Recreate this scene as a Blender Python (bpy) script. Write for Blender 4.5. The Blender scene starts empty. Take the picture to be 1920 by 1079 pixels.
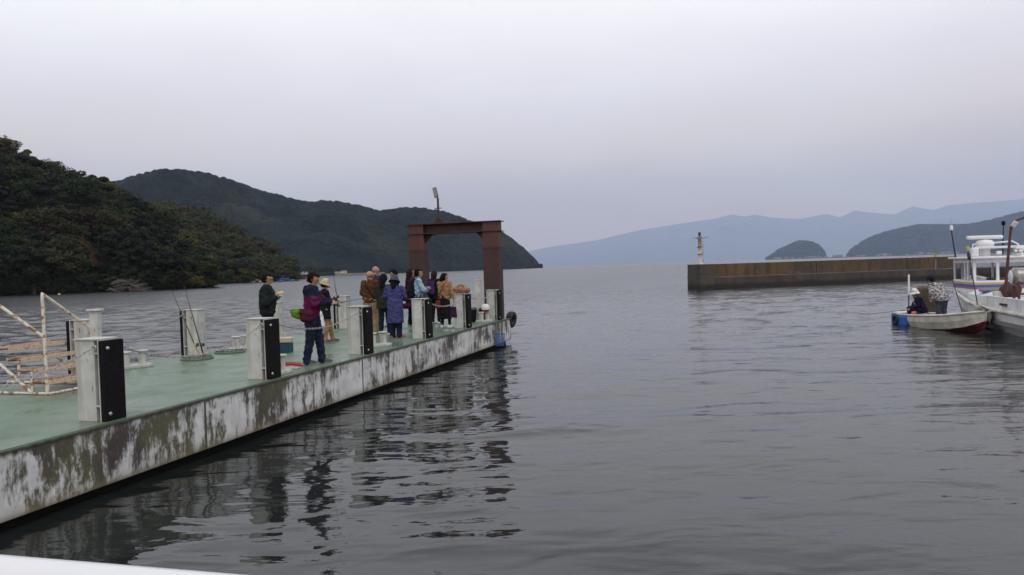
import bpy, bmesh, math, random
import numpy as np
from mathutils import Vector, Matrix
random.seed(7); rng = np.random.default_rng(7)
SC = bpy.context.scene; COL = SC.collection; R = math.radians

# ------------------------------------------------------------------ camera
F = 1440.0; ZC = 2.48; PITCH = -math.atan(37.5/F); ROLL = R(1.78)
fw = Vector((0, math.cos(PITCH), math.sin(PITCH))); U0 = Vector((0, -math.sin(PITCH), math.cos(PITCH)))
rt = Vector((math.cos(ROLL), 0, 0)) - math.sin(ROLL)*U0
up = Vector((math.sin(ROLL), 0, 0)) + math.cos(ROLL)*U0
cam_d = bpy.data.cameras.new('camera'); cam = bpy.data.objects.new('camera', cam_d); COL.objects.link(cam)
M3 = Matrix((rt, up, -fw)).transposed()
cam.matrix_world = Matrix.Translation((0, 0, ZC)) @ M3.to_4x4()
cam_d.lens = 27.0; cam_d.sensor_width = 36.0; cam_d.clip_start = 0.05; cam_d.clip_end = 60000
SC.camera = cam
def ray(px, py): return fw + (px-960)/F*rt + (539.5-py)/F*up
def onz(px, py, z):                       # where the line of sight meets a level plane
    d = ray(px, py); t = (z-ZC)/d.z; return Vector((d.x*t, d.y*t, z))
def ond(px, py, Y):                       # the point at depth Y
    d = ray(px, py); t = Y/d.y; return Vector((d.x*t, Y, ZC+d.z*t))

# ------------------------------------------------------------------ light
SC.view_settings.view_transform = 'Standard'; SC.view_settings.look = 'None'
SC.view_settings.exposure = 0.0; SC.view_settings.gamma = 1.0
SC.cycles.volume_bounces = 1; SC.cycles.max_bounces = 6; SC.cycles.transparent_max_bounces = 12
W = bpy.data.worlds.new('World'); SC.world = W; W.use_nodes = True
nt = W.node_tree; nt.nodes.clear()
def N(t, k, **kw):
    n = t.nodes.new(k)
    for a, b in kw.items(): setattr(n, a, b)
    return n
out = N(nt, 'ShaderNodeOutputWorld'); bg = N(nt, 'ShaderNodeBackground'); bg2 = N(nt, 'ShaderNodeBackground'); addn = N(nt, 'ShaderNodeAddShader')
tc = N(nt, 'ShaderNodeTexCoord'); sep = N(nt, 'ShaderNodeSeparateXYZ'); rmp = N(nt, 'ShaderNodeValToRGB')
nt.links.new(tc.outputs['Generated'], sep.inputs[0])
no = N(nt, 'ShaderNodeTexNoise'); no.inputs['Scale'].default_value = 2.6; no.inputs['Detail'].default_value = 3.0
mp = N(nt, 'ShaderNodeMapping'); mp.inputs['Scale'].default_value = (1, 1, 3.0)
nt.links.new(tc.outputs['Generated'], mp.inputs[0]); nt.links.new(mp.outputs[0], no.inputs['Vector'])
ma = N(nt, 'ShaderNodeMath', operation='MULTIPLY_ADD'); nt.links.new(no.outputs[0], ma.inputs[0]); ma.inputs[1].default_value = 0.17
ms = N(nt, 'ShaderNodeMath', operation='SUBTRACT'); nt.links.new(sep.outputs[2], ms.inputs[0]); ms.inputs[1].default_value = 0.085
nt.links.new(ms.outputs[0], ma.inputs[2]); nt.links.new(ma.outputs[0], rmp.inputs[0])
cr = rmp.color_ramp
cr.elements[0].position = 0.0; cr.elements[0].color = (*(0.500, 0.329, 0.286), 1)
cr.elements[1].position = 1.0; cr.elements[1].color = (*(0.729, 0.750, 0.821), 1)
for p, c in ((.057, (0.543, 0.364, 0.314)), (.14, (0.765, 0.652, 0.580)), (.21, (0.771, 0.714, 0.736)), (.33, (0.929, 0.907, 0.914)), (.5, (0.800, 0.807, 0.857))):
    e = cr.elements.new(p); e.color = (*c, 1)
nt.links.new(rmp.outputs[0], bg.inputs[0]); bg.inputs[1].default_value = 1.4
SUN_EL, SUN_AZ = R(55), R(160)
sky = N(nt, 'ShaderNodeTexSky', sky_type='NISHITA'); sky.sun_disc = False; sky.sun_elevation = SUN_EL; sky.sun_rotation = SUN_AZ
hs = N(nt, 'ShaderNodeHueSaturation'); hs.inputs['Saturation'].default_value = 0.15
nt.links.new(sky.outputs[0], hs.inputs['Color']); nt.links.new(hs.outputs[0], bg2.inputs[0]); bg2.inputs[1].default_value = 0.006
nt.links.new(bg.outputs[0], addn.inputs[0]); nt.links.new(bg2.outputs[0], addn.inputs[1]); nt.links.new(addn.outputs[0], out.inputs[0])
sd = bpy.data.lights.new('sun', 'SUN'); sd.energy = 0.6; sd.angle = R(25); sd.color = (1, .97, .93)
so = bpy.data.objects.new('sun', sd); COL.objects.link(so)
sv = Vector((math.sin(SUN_AZ)*math.cos(SUN_EL), math.cos(SUN_AZ)*math.cos(SUN_EL), math.sin(SUN_EL)))
so.rotation_euler = sv.to_track_quat('Z', 'Y').to_euler(); so.location = (0, 0, 30)

# ------------------------------------------------------------------ helpers
def tag(o, label=None, cat=None, group=None, kind=None):
    if label: o['label'] = label
    if cat: o['category'] = cat
    if group: o['group'] = group
    if kind: o['kind'] = kind
    return o
def empty(name, loc=(0, 0, 0), rz=0.0, label=None, cat=None, group=None):
    o = bpy.data.objects.new(name, None); COL.objects.link(o); o.location = loc; o.rotation_euler = (0, 0, rz)
    o.empty_display_size = .1
    return tag(o, label, cat, group)
def mesh_obj(name, verts, faces, mats, parent=None, mi=None, smooth=False):
    me = bpy.data.meshes.new(name)
    verts = np.asarray(verts, dtype=np.float32)
    if isinstance(faces, np.ndarray):
        n = len(faces); k = faces.shape[1]
        me.vertices.add(len(verts)); me.vertices.foreach_set('co', verts.ravel())
        me.loops.add(n*k); me.loops.foreach_set('vertex_index', faces.astype(np.int32).ravel())
        me.polygons.add(n); me.polygons.foreach_set('loop_start', np.arange(0, n*k, k, dtype=np.int32))
        me.update(calc_edges=True)
    else:
        me.from_pydata([tuple(map(float, v)) for v in verts], [], faces); me.update()
    if not isinstance(mats, (list, tuple)): mats = [mats]
    for m in mats: me.materials.append(m)
    if mi is not None: me.polygons.foreach_set('material_index', np.asarray(mi, dtype=np.int32))
    if smooth: me.polygons.foreach_set('use_smooth', np.ones(len(me.polygons), dtype=bool))
    o = bpy.data.objects.new(name, me); COL.objects.link(o)
    if parent is not None: o.parent = parent
    return o
class MB:
    def __init__(s): s.v = []; s.f = []; s.m = []; s.sm = []
    def add(s, vs, fs, mi=0, sm=False):
        b = len(s.v); s.v += [tuple(v) for v in vs]; s.f += [tuple(i+b for i in f) for f in fs]
        s.m += [mi]*len(fs); s.sm += [sm]*len(fs); return s
    def box(s, c, d, rot=None, bev=0.0, mi=0):
        bm = bmesh.new(); bmesh.ops.create_cube(bm, size=1)
        for v in bm.verts: v.co = Vector((v.co.x*d[0], v.co.y*d[1], v.co.z*d[2]))
        if bev > 0: bmesh.ops.bevel(bm, geom=list(bm.edges), offset=bev, segments=2, affect='EDGES', profile=.6)
        Mx = rot if rot is not None else Matrix.Identity(3)
        bm.verts.index_update(); c = Vector(c)
        vs = [Mx @ v.co + c for v in bm.verts]; fs = [[v.index for v in f.verts] for f in bm.faces]; bm.free()
        return s.add(vs, fs, mi)
    def bx(s, x0, x1, y0, y1, z0, z1, bev=0.0, mi=0):
        return s.box(((x0+x1)/2, (y0+y1)/2, (z0+z1)/2), (abs(x1-x0), abs(y1-y0), abs(z1-z0)), None, bev, mi)
    def tube(s, pts, r, n=8, mi=0, cap=True, closed=False):
        pts = [Vector(p) for p in pts]; rs = r if isinstance(r, (list, tuple)) else [r]*len(pts)
        L = len(pts); rings = []; prev = None
        for i, p in enumerate(pts):
            if closed: t = pts[(i+1) % L]-pts[(i-1) % L]
            else: t = pts[min(i+1, L-1)]-pts[max(i-1, 0)]
            t.normalize()
            if prev is None:
                a = Vector((0, 0, 1)) if abs(t.z) < .9 else Vector((1, 0, 0))
                u = t.cross(a).normalized()
            else: u = (prev - prev.dot(t)*t).normalized()
            prev = u; w = t.cross(u)
            rings.append([p + rs[i]*(math.cos(2*math.pi*k/n)*u + math.sin(2*math.pi*k/n)*w) for k in range(n)])
        vs = [v for q in rings for v in q]; fs = []
        for i in range(L if closed else L-1):
            j = (i+1) % L
            for k in range(n):
                fs.append((i*n+k, i*n+(k+1) % n, j*n+(k+1) % n, j*n+k))
        s.add(vs, fs, mi, n > 5)
        if cap and not closed:
            s.add(rings[0], [tuple(range(n))[::-1]], mi); s.add(rings[-1], [tuple(range(n))], mi)
        return s
    def lathe(s, prof, c=(0, 0, 0), n=20, mi=0, rot=None):
        c = Vector(c); Mx = rot if rot is not None else Matrix.Identity(3); vs = []; fs = []
        for (r, z) in prof:
            for k in range(n):
                a = 2*math.pi*k/n; vs.append(Mx @ Vector((r*math.cos(a), r*math.sin(a), z)) + c)
        for i in range(len(prof)-1):
            for k in range(n): fs.append((i*n+k, i*n+(k+1) % n, (i+1)*n+(k+1) % n, (i+1)*n+k))
        s.add(vs, fs, mi, True)
        s.add(vs[:n], [tuple(range(n))[::-1]], mi); s.add(vs[-n:], [tuple(range(n))], mi)
        return s
    def prism(s, poly, z0, z1, f=None, mi=0):      # polygon (a,b) swept z0..z1, mapped by f(a,b,z)
        f = f or (lambda a, b, z: (a, b, z)); n = len(poly)
        vs = [f(a, b, z0) for a, b in poly]+[f(a, b, z1) for a, b in poly]
        fs = [tuple(range(n))[::-1], tuple(range(n, 2*n))]+[(i, (i+1) % n, n+(i+1) % n, n+i) for i in range(n)]
        return s.add(vs, fs, mi)
    def build(s, name, mats, parent=None):
        o = mesh_obj(name, s.v, s.f, mats, parent, s.m)
        o.data.polygons.foreach_set('use_smooth', np.array(s.sm, dtype=bool))
        bm = bmesh.new(); bm.from_mesh(o.data); bmesh.ops.recalc_face_normals(bm, faces=bm.faces); bm.to_mesh(o.data); bm.free()
        return o
def kids(o): return [c for c in bpy.data.objects if c.parent == o]
def copy_tree(o, parent=None):
    c = o.copy(); COL.objects.link(c); c.parent = parent
    for ch in kids(o): copy_tree(ch, c)
    return c
def rotz(a): return Matrix.Rotation(a, 3, 'Z')
def rotx(a): return Matrix.Rotation(a, 3, 'X')
def roty(a): return Matrix.Rotation(a, 3, 'Y')

# numpy noise
def _h(i, j, s): 
    n = (i*374761393 + j*668265263 + s*1442695041) & 0xffffffff
    n = ((n ^ (n >> 13))*1274126177) & 0xffffffff
    return ((n ^ (n >> 16)) & 0xffff)/65535.0
def vnoise(x, y, s=0):
    xi = np.floor(x).astype(np.int64); yi = np.floor(y).astype(np.int64); fx = x-xi; fy = y-yi
    fx = fx*fx*(3-2*fx); fy = fy*fy*(3-2*fy)
    a = _h(xi, yi, s); b = _h(xi+1, yi, s); c = _h(xi, yi+1, s); d = _h(xi+1, yi+1, s)
    return (a*(1-fx)+b*fx)*(1-fy)+(c*(1-fx)+d*fx)*fy
def fbm(x, y, o=4, s=0):
    r = 0; a = .5
    for k in range(o): r = r+a*vnoise(x*2**k, y*2**k, s+k); a *= .5
    return r

# ------------------------------------------------------------------ materials
MATS = {}
def mat(name, col, rough=.6, metal=0.0, var=.15, vscale=8.0, bump=0.0, bscale=40.0, spec=.5, coat=0.0):
    if name in MATS: return MATS[name]
    m = bpy.data.materials.new(name); m.use_nodes = True; t = m.node_tree; b = t.nodes['Principled BSDF']
    b.inputs['Roughness'].default_value = rough; b.inputs['Metallic'].default_value = metal
    b.inputs['Specular IOR Level'].default_value = spec; b.inputs['Coat Weight'].default_value = coat
    tc = N(t, 'ShaderNodeTexCoord'); no = N(t, 'ShaderNodeTexNoise'); no.inputs['Scale'].default_value = vscale; no.inputs['Detail'].default_value = 5
    t.links.new(tc.outputs['Object'], no.inputs['Vector'])
    r = N(t, 'ShaderNodeValToRGB'); r.color_ramp.elements[0].position = .3; r.color_ramp.elements[1].position = .7
    r.color_ramp.elements[0].color = (*[c*(1-var) for c in col], 1); r.color_ramp.elements[1].color = (*[min(1, c*(1+var)) for c in col], 1)
    t.links.new(no.outputs[0], r.inputs[0]); t.links.new(r.outputs[0], b.inputs['Base Color'])
    if bump > 0:
        n2 = N(t, 'ShaderNodeTexNoise'); n2.inputs['Scale'].default_value = bscale; n2.inputs['Detail'].default_value = 4
        t.links.new(tc.outputs['Object'], n2.inputs['Vector'])
        bp = N(t, 'ShaderNodeBump'); bp.inputs['Distance'].default_value = bump; t.links.new(n2.outputs[0], bp.inputs['Height'])
        t.links.new(bp.outputs[0], b.inputs['Normal'])
    MATS[name] = m; return m
def mixn(t, fac, a, b):                    # colour mix; a,b sockets or tuples
    n = N(t, 'ShaderNodeMix', data_type='RGBA')
    for s, v in ((n.inputs[0], fac), (n.inputs[6], a), (n.inputs[7], b)):
        if isinstance(v, (tuple, list)): s.default_value = (*v, 1) if len(v) == 3 else v
        elif isinstance(v, (int, float)): s.default_value = v
        else: t.links.new(v, s)
    return n.outputs[2]
def noise(t, scale, detail=4, mscale=(1, 1, 1), coord='Object', rough=.5, rot=(0, 0, 0), loc=(0, 0, 0), dist=0.0):
    tc = N(t, 'ShaderNodeTexCoord'); mp = N(t, 'ShaderNodeMapping'); mp.inputs['Scale'].default_value = mscale
    mp.inputs['Rotation'].default_value = rot; mp.inputs['Location'].default_value = loc
    t.links.new(tc.outputs[coord], mp.inputs[0]); n = N(t, 'ShaderNodeTexNoise')
    n.inputs['Scale'].default_value = scale; n.inputs['Detail'].default_value = detail; n.inputs['Roughness'].default_value = rough
    n.inputs['Distortion'].default_value = dist
    t.links.new(mp.outputs[0], n.inputs['Vector']); return n.outputs[0]
def ramp(t, s, p0, p1, c0=(0, 0, 0), c1=(1, 1, 1)):
    r = N(t, 'ShaderNodeValToRGB'); r.color_ramp.elements[0].position = p0; r.color_ramp.elements[1].position = p1
    r.color_ramp.elements[0].color = (*c0, 1); r.color_ramp.elements[1].color = (*c1, 1); t.links.new(s, r.inputs[0]); return r.outputs[0]
def mth(t, op, a, b=None, c=None, clamp=False):
    n = N(t, 'ShaderNodeMath', operation=op); n.use_clamp = clamp
    for i, v in enumerate((a, b, c)):
        if v is None: continue
        if isinstance(v, (int, float)): n.inputs[i].default_value = v
        else: t.links.new(v, n.inputs[i])
    return n.outputs[0]
def newmat(name, rough=.5):
    m = bpy.data.materials.new(name); m.use_nodes = True; MATS[name] = m
    b = m.node_tree.nodes['Principled BSDF']; b.inputs['Roughness'].default_value = rough
    return m, m.node_tree, b
def bumpit(t, b, h, dist):
    bp = N(t, 'ShaderNodeBump'); bp.inputs['Distance'].default_value = dist; t.links.new(h, bp.inputs['Height']); t.links.new(bp.outputs[0], b.inputs['Normal'])

# white painted steel: grime and thin rust / algae streaks
m, t, b = newmat('white_paint', .45)
g = noise(t, 5, 6); s1 = noise(t, 9, 5, (1, 1, .12)); s2 = noise(t, 3, 4)
c = mixn(t, ramp(t, g, .35, .7), (.42, .425, .40), (.54, .545, .525))
c = mixn(t, mth(t, 'MULTIPLY', ramp(t, s1, .50, .68), .65), c, (.30, .31, .22))
c = mixn(t, mth(t, 'MULTIPLY', ramp(t, s2, .52, .68), .45), c, (.29, .30, .25))
c = mixn(t, mth(t, 'MULTIPLY', ramp(t, noise(t, 16, 4, (1, 1, .4)), .63, .69), .75), c, (.20, .09, .04))
t.links.new(c, b.inputs['Base Color']); bumpit(t, b, g, .002)
# rusty white tubing
m, t, b = newmat('rusty_white', .6)
c = mixn(t, ramp(t, noise(t, 14, 5), .5, .62), (.60, .56, .48), (.28, .11, .035)); t.links.new(c, b.inputs['Base Color'])
m, t, b = newmat('rusty_pale', .7)
c = mixn(t, ramp(t, noise(t, 22, 5), .54, .68), (.52, .42, .28), (.26, .10, .04)); t.links.new(c, b.inputs['Base Color'])
m, t, b = newmat('rusty_tread', .75)
c = mixn(t, ramp(t, noise(t, 6, 5), .42, .6), (.42, .30, .20), (.20, .06, .03)); t.links.new(c, b.inputs['Base Color']); bumpit(t, b, noise(t, 30, 3), .006)
# red lead / rusted gantry steel
m, t, b = newmat('rust_steel', .7)
g = noise(t, 3, 6); st = noise(t, 6, 5, (1, 1, .15))
c = mixn(t, ramp(t, g, .35, .7), (.034, .014, .014), (.054, .019, .016)); c = mixn(t, mth(t, 'MULTIPLY', ramp(t, st, .5, .75), .6), c, (.035, .018, .018))
t.links.new(c, b.inputs['Base Color']); bumpit(t, b, noise(t, 40, 3), .003)
m, t, b = newmat('red_lead', .6)
c = mixn(t, ramp(t, noise(t, 4, 6, (1, 1, .3)), .35, .65), (.050, .017, .014), (.088, .024, .017)); t.links.new(c, b.inputs['Base Color'])
mat('black_rubber', (.007, .007, .008), .75, var=.3, vscale=20, bump=.002, spec=.12)
mat('tyre_rubber', (.012, .012, .012), .7, bump=.004, bscale=60)
mat('galvanised', (.42, .43, .43), .4, .6)
mat('chain_white', (.33, .33, .31), .5, .2, var=.25, vscale=40)
mat('dark_metal', (.03, .03, .032), .4, .6)
mat('red_plastic', (.32, .02, .02), .45)
mat('blue_plastic', (.02, .10, .35), .45)
mat('cream_plastic', (.50, .46, .33), .5)
mat('blue_net', (.03, .16, .42), .6)
mat('carbon_rod', (.02, .02, .022), .25)
mat('cork', (.42, .24, .11), .8)
mat('driftwood', (.085, .068, .058), .9, var=.4, vscale=1.5)
mat('pole_grey', (.25, .24, .22), .9)
# deck paint, wet
m, t, b = newmat('deck_paint', .3); b.inputs['Specular IOR Level'].default_value = .32
g = noise(t, .8, 6, (1, .5, 1)); g2 = noise(t, 6, 5)
c = mixn(t, ramp(t, g, .3, .72), (.098, .152, .098), (.142, .208, .140)); c = mixn(t, mth(t, 'MULTIPLY', ramp(t, g2, .55, .75), .35), c, (.12, .17, .115))
c = mixn(t, mth(t, 'MULTIPLY', ramp(t, noise(t, 1.6, 7, rough=.65), .56, .64), .55), c, (.07, .085, .05))
c = mixn(t, mth(t, 'MULTIPLY', ramp(t, noise(t, 5, 7, (.25, 1, 1), rough=.7, dist=.6), .62, .66), .4), c, (.17, .22, .18))
c = mixn(t, mth(t, 'MULTIPLY', ramp(t, noise(t, 9, 6, rough=.7, loc=(2, 7, 0)), .66, .70), .6), c, (.13, .075, .035))
c = mixn(t, mth(t, 'MULTIPLY', ramp(t, noise(t, .45, 5, loc=(5, 1, 0)), .50, .60), .35), c, (.075, .10, .07))
t.links.new(c, b.inputs['Base Color']); t.links.new(ramp(t, noise(t, 1.1, 4), .35, .7, (.22,)*3, (.55,)*3), b.inputs['Roughness']); bumpit(t, b, g2, .003)
mat('deck_edge', (.05, .07, .04), .6, var=.4, vscale=12)
# pontoon side: chalky white paint with mould running down in streaks
m, t, b = newmat('mouldy_paint', .6)
tc = N(t, 'ShaderNodeTexCoord'); sp = N(t, 'ShaderNodeSeparateXYZ'); t.links.new(tc.outputs['Object'], sp.inputs[0])
Y, Z = sp.outputs[1], sp.outputs[2]
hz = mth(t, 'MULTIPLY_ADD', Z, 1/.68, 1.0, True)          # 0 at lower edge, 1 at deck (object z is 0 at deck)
patch = noise(t, .75, 3, (1, 1, 1.6)); blot = noise(t, 4.5, 8, (1, 1, .55), rough=.68, dist=.4); streak = noise(t, 11, 5, (1, 1, .10), rough=.6)
fine = noise(t, 26, 6, (1, 1, .4), rough=.7)
topb = ramp(t, hz, .35, 1.0); 
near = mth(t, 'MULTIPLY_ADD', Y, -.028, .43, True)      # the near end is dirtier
v = mth(t, 'MULTIPLY', blot, .80); v = mth(t, 'ADD', v, mth(t, 'MULTIPLY', streak, .32)); v = mth(t, 'ADD', v, mth(t, 'MULTIPLY', patch, .80))
v = mth(t, 'ADD', v, mth(t, 'MULTIPLY', topb, .045)); v = mth(t, 'ADD', v, mth(t, 'MULTIPLY', near, .22)); v = mth(t, 'ADD', v, mth(t, 'MULTIPLY', fine, .42))
mould = ramp(t, v, 1.02, 1.14); mr = mould.node; mr.color_ramp.elements[0].position = 0; mr.color_ramp.elements[1].position = 1
mv = N(t, 'ShaderNodeMapRange'); t.links.new(v, mv.inputs[0]); mv.inputs[1].default_value = 1.15; mv.inputs[2].default_value = 1.28
base = mixn(t, ramp(t, noise(t, 3, 6), .35, .65), (.48, .485, .48), (.64, .64, .64))
base = mixn(t, mth(t, 'MULTIPLY', ramp(t, streak, .45, .7), .35), base, (.36, .37, .30))
mc = mixn(t, ramp(t, noise(t, .9, 3, loc=(3, 5, 1)), .45, .58), (.045, .036, .032), (.080, .078, .036))
mc = mixn(t, ramp(t, fine, .5, .75), mc, (.13, .12, .09))
c = mixn(t, mv.outputs[0], base, mc)
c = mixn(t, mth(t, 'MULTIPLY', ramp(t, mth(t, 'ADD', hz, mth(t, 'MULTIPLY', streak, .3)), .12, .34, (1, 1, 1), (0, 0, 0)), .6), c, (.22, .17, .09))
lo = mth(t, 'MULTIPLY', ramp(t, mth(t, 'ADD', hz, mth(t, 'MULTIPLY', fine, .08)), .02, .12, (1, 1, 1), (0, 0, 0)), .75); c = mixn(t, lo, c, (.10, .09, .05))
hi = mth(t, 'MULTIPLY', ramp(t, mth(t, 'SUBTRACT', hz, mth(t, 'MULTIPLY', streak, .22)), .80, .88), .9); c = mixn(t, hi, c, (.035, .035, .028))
t.links.new(c, b.inputs['Base Color']); bumpit(t, b, blot, .004)
mat('hull_black', (.007, .007, .006), .8, var=.3, spec=.1)
# breakwater concrete: ochre stained above, wet and dark below
m, t, b = newmat('stained_concrete', .85)
c = mixn(t, ramp(t, noise(t, .25, 4), .4, .62), (.070, .048, .028), (.120, .068, .022)); c = mixn(t, mth(t, 'MULTIPLY', ramp(t, noise(t, 1.4, 7, (1, 1, .14), rough=.65), .46, .62), .75), c, (.034, .026, .019))
c = mixn(t, mth(t, 'MULTIPLY', ramp(t, noise(t, 3.5, 5), .62, .68), .6), c, (.16, .13, .09))
t.links.new(c, b.inputs['Base Color']); bumpit(t, b, noise(t, 4, 6), .03)
m, t, b = newmat('wet_concrete', .6)
tc = N(t, 'ShaderNodeTexCoord'); sp = N(t, 'ShaderNodeSeparateXYZ'); t.links.new(tc.outputs['Object'], sp.inputs[0])
c = mixn(t, ramp(t, noise(t, 1.2, 6, (1, 1, .35)), .35, .7), (.028, .024, .020), (.062, .050, .038))
tide = mth(t, 'ADD', sp.outputs[2], mth(t, 'MULTIPLY', noise(t, .8, 5), -.5)); c = mixn(t, ramp(t, tide, .0, .3, (1, 1, 1), (0, 0, 0)), c, (.006, .006, .005))
t.links.new(c, b.inputs['Base Color']); bumpit(t, b, noise(t, 3, 6), .04)
mat('pale_concrete', (.28, .24, .18), .9, var=.3, vscale=2)

# water
m, t, b = newmat('lake_water', .035)
b.inputs['IOR'].default_value = 1.333; b.inputs['Base Color'].default_value = (.013, .016, .015, 1)
tc = N(t, 'ShaderNodeTexCoord'); sp = N(t, 'ShaderNodeSeparateXYZ'); t.links.new(tc.outputs['Object'], sp.inputs[0]); X, Y = sp.outputs[0], sp.outputs[1]
PA = math.atan(.2832)
lx = mth(t, 'SUBTRACT', mth(t, 'MULTIPLY', X, math.cos(PA)), mth(t, 'MULTIPLY', Y, math.sin(PA)))       # across the pontoon, side face at -6.95
left = ramp(t, mth(t, 'MULTIPLY_ADD', lx, -.12, -1.2), 0.0, 1.0)       # windy side beyond the pontoon
rightw = ramp(t, mth(t, 'MULTIPLY_ADD', Y, .018, -.30), 0.0, 1.0)      # rougher further out
right2 = ramp(t, mth(t, 'MULTIPLY_ADD', X, .09, .0), 0.0, 1.0)
amp = mth(t, 'MAXIMUM', left, mth(t, 'MAXIMUM', mth(t, 'MULTIPLY', rightw, 1.0), mth(t, 'MULTIPLY', right2, .15)))
swell = noise(t, .55, 2, (.45, 1, 1), rot=(0, 0, R(8))); mid = noise(t, 1.7, 2, (.5, 1, 1), rot=(0, 0, R(-6)), dist=.3); rip = noise(t, 5.5, 3, (.45, 1, 1), rot=(0, 0, R(5)), rough=.6)
h = mth(t, 'MULTIPLY', mid, mth(t, 'ADD', mth(t, 'MULTIPLY_ADD', amp, .0, .048), mth(t, 'MULTIPLY', left, .0)))
h = mth(t, 'ADD', h, mth(t, 'MULTIPLY', rip, mth(t, 'ADD', mth(t, 'MULTIPLY_ADD', amp, .018, .0042), mth(t, 'ADD', mth(t, 'MULTIPLY', right2, .006), mth(t, 'MULTIPLY', rightw, .012)))))
bumpit(t, b, h, 1.0)
dist_ = ramp(t, mth(t, 'MULTIPLY', Y, .008), .15, 1.0)
t.links.new(mth(t, 'ADD', .03, mth(t, 'ADD', mth(t, 'MULTIPLY', left, mth(t, 'MULTIPLY_ADD', dist_, .12, .09)), mth(t, 'MULTIPLY', mth(t, 'MULTIPLY', rightw, mth(t, 'SUBTRACT', 1.0, left)), mth(t, 'MULTIPLY_ADD', dist_, .18, .02)))), b.inputs['Roughness'])

# foliage
def foliage(name, c0, c1):
    m, t, b = newmat(name, .75)
    oi = N(t, 'ShaderNodeObjectInfo'); g = noise(t, .55, 3); f = mth(t, 'ADD', mth(t, 'MULTIPLY', ramp(t, g, .35, .65), .65), mth(t, 'MULTIPLY', oi.outputs['Random'], .35))
    c = mixn(t, f, c0, c1)
    t.links.new(c, b.inputs['Base Color']); b.inputs['Specular IOR Level'].default_value = .15
    return m
FO = {'dark evergreen': foliage('leaf_dark', (.0040, .0065, .0035), (.012, .018, .0085)),
      'olive green': foliage('leaf_olive', (.013, .015, .0055), (.038, .040, .013)),
      'yellow green': foliage('leaf_yellow', (.030, .030, .006), (.080, .072, .012)),
      'rusty brown': foliage('leaf_rust', (.019, .014, .007), (.042, .028, .011)),
      'fresh green': foliage('leaf_fresh', (.009, .015, .005), (.024, .037, .010)),
      'grey green': foliage('leaf_grey', (.016, .024, .016), (.034, .044, .028))}
FS = {'dark evergreen': foliage('spur_dark', (.010, .017, .012), (.022, .032, .018)), 'olive green': foliage('spur_olive', (.022, .028, .013), (.050, .056, .022)),  # lighter, greener leaf copies for the spur, some distance haze painted in
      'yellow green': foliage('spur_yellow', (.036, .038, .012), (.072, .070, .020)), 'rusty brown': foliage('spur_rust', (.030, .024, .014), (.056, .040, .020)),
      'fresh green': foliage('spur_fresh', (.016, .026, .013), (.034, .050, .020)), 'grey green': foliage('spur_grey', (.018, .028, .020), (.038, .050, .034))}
mat('bark', (.035, .028, .022), .9)
def hillmat(name, c0, c1, c2, s=.02):
    m, t, b = newmat(name, .95); b.inputs['Specular IOR Level'].default_value = .1
    c = mixn(t, ramp(t, noise(t, s, 6, rough=.65), .38, .64), c0, c1); c = mixn(t, mth(t, 'MULTIPLY', ramp(t, noise(t, s*.5, 5, loc=(9, 3, 0)), .58, .72), .7), c, c2)
    t.links.new(c, b.inputs['Base Color']); bumpit(t, b, noise(t, s*8, 4), 3.0); return m
hillmat('undergrowth', (.010, .013, .008), (.020, .022, .010), (.040, .026, .014), .08)
hillmat('mountain_wood', (.0012, .0052, .008), (.010, .020, .020), (.026, .030, .022), .018)
hillmat('hazed_mountain', (.07, .10, .17), (.10, .125, .20), (.11, .13, .19), .0012)  # distance haze put into the colour: paler and bluer than bare woodland
hillmat('hazed_wood', (.008, .026, .055), (.020, .038, .068), (.04, .055, .07), .009)  # wood colour blued to carry part of the distance haze
hillmat('scar_earth', (.030, .018, .009), (.15, .078, .038), (.20, .15, .09), .32)
mat('sand', (.30, .23, .14), .95, var=.2, vscale=.05)

# ------------------------------------------------------------------ water sheet
def strip_grid():
    ys = [-60, -20, -6]; y = 0.5
    while y < 45000: ys.append(y); y *= 1.35
    vs = []; 
    for y in ys:
        for k in range(-8, 9): vs.append((k/8*max(80, abs(y)*1.6), y, 0))
    fs = []
    for i in range(len(ys)-1):
        for k in range(16): a = i*17+k; fs.append((a, a+1, a+18, a+17))
    return vs, fs
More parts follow.
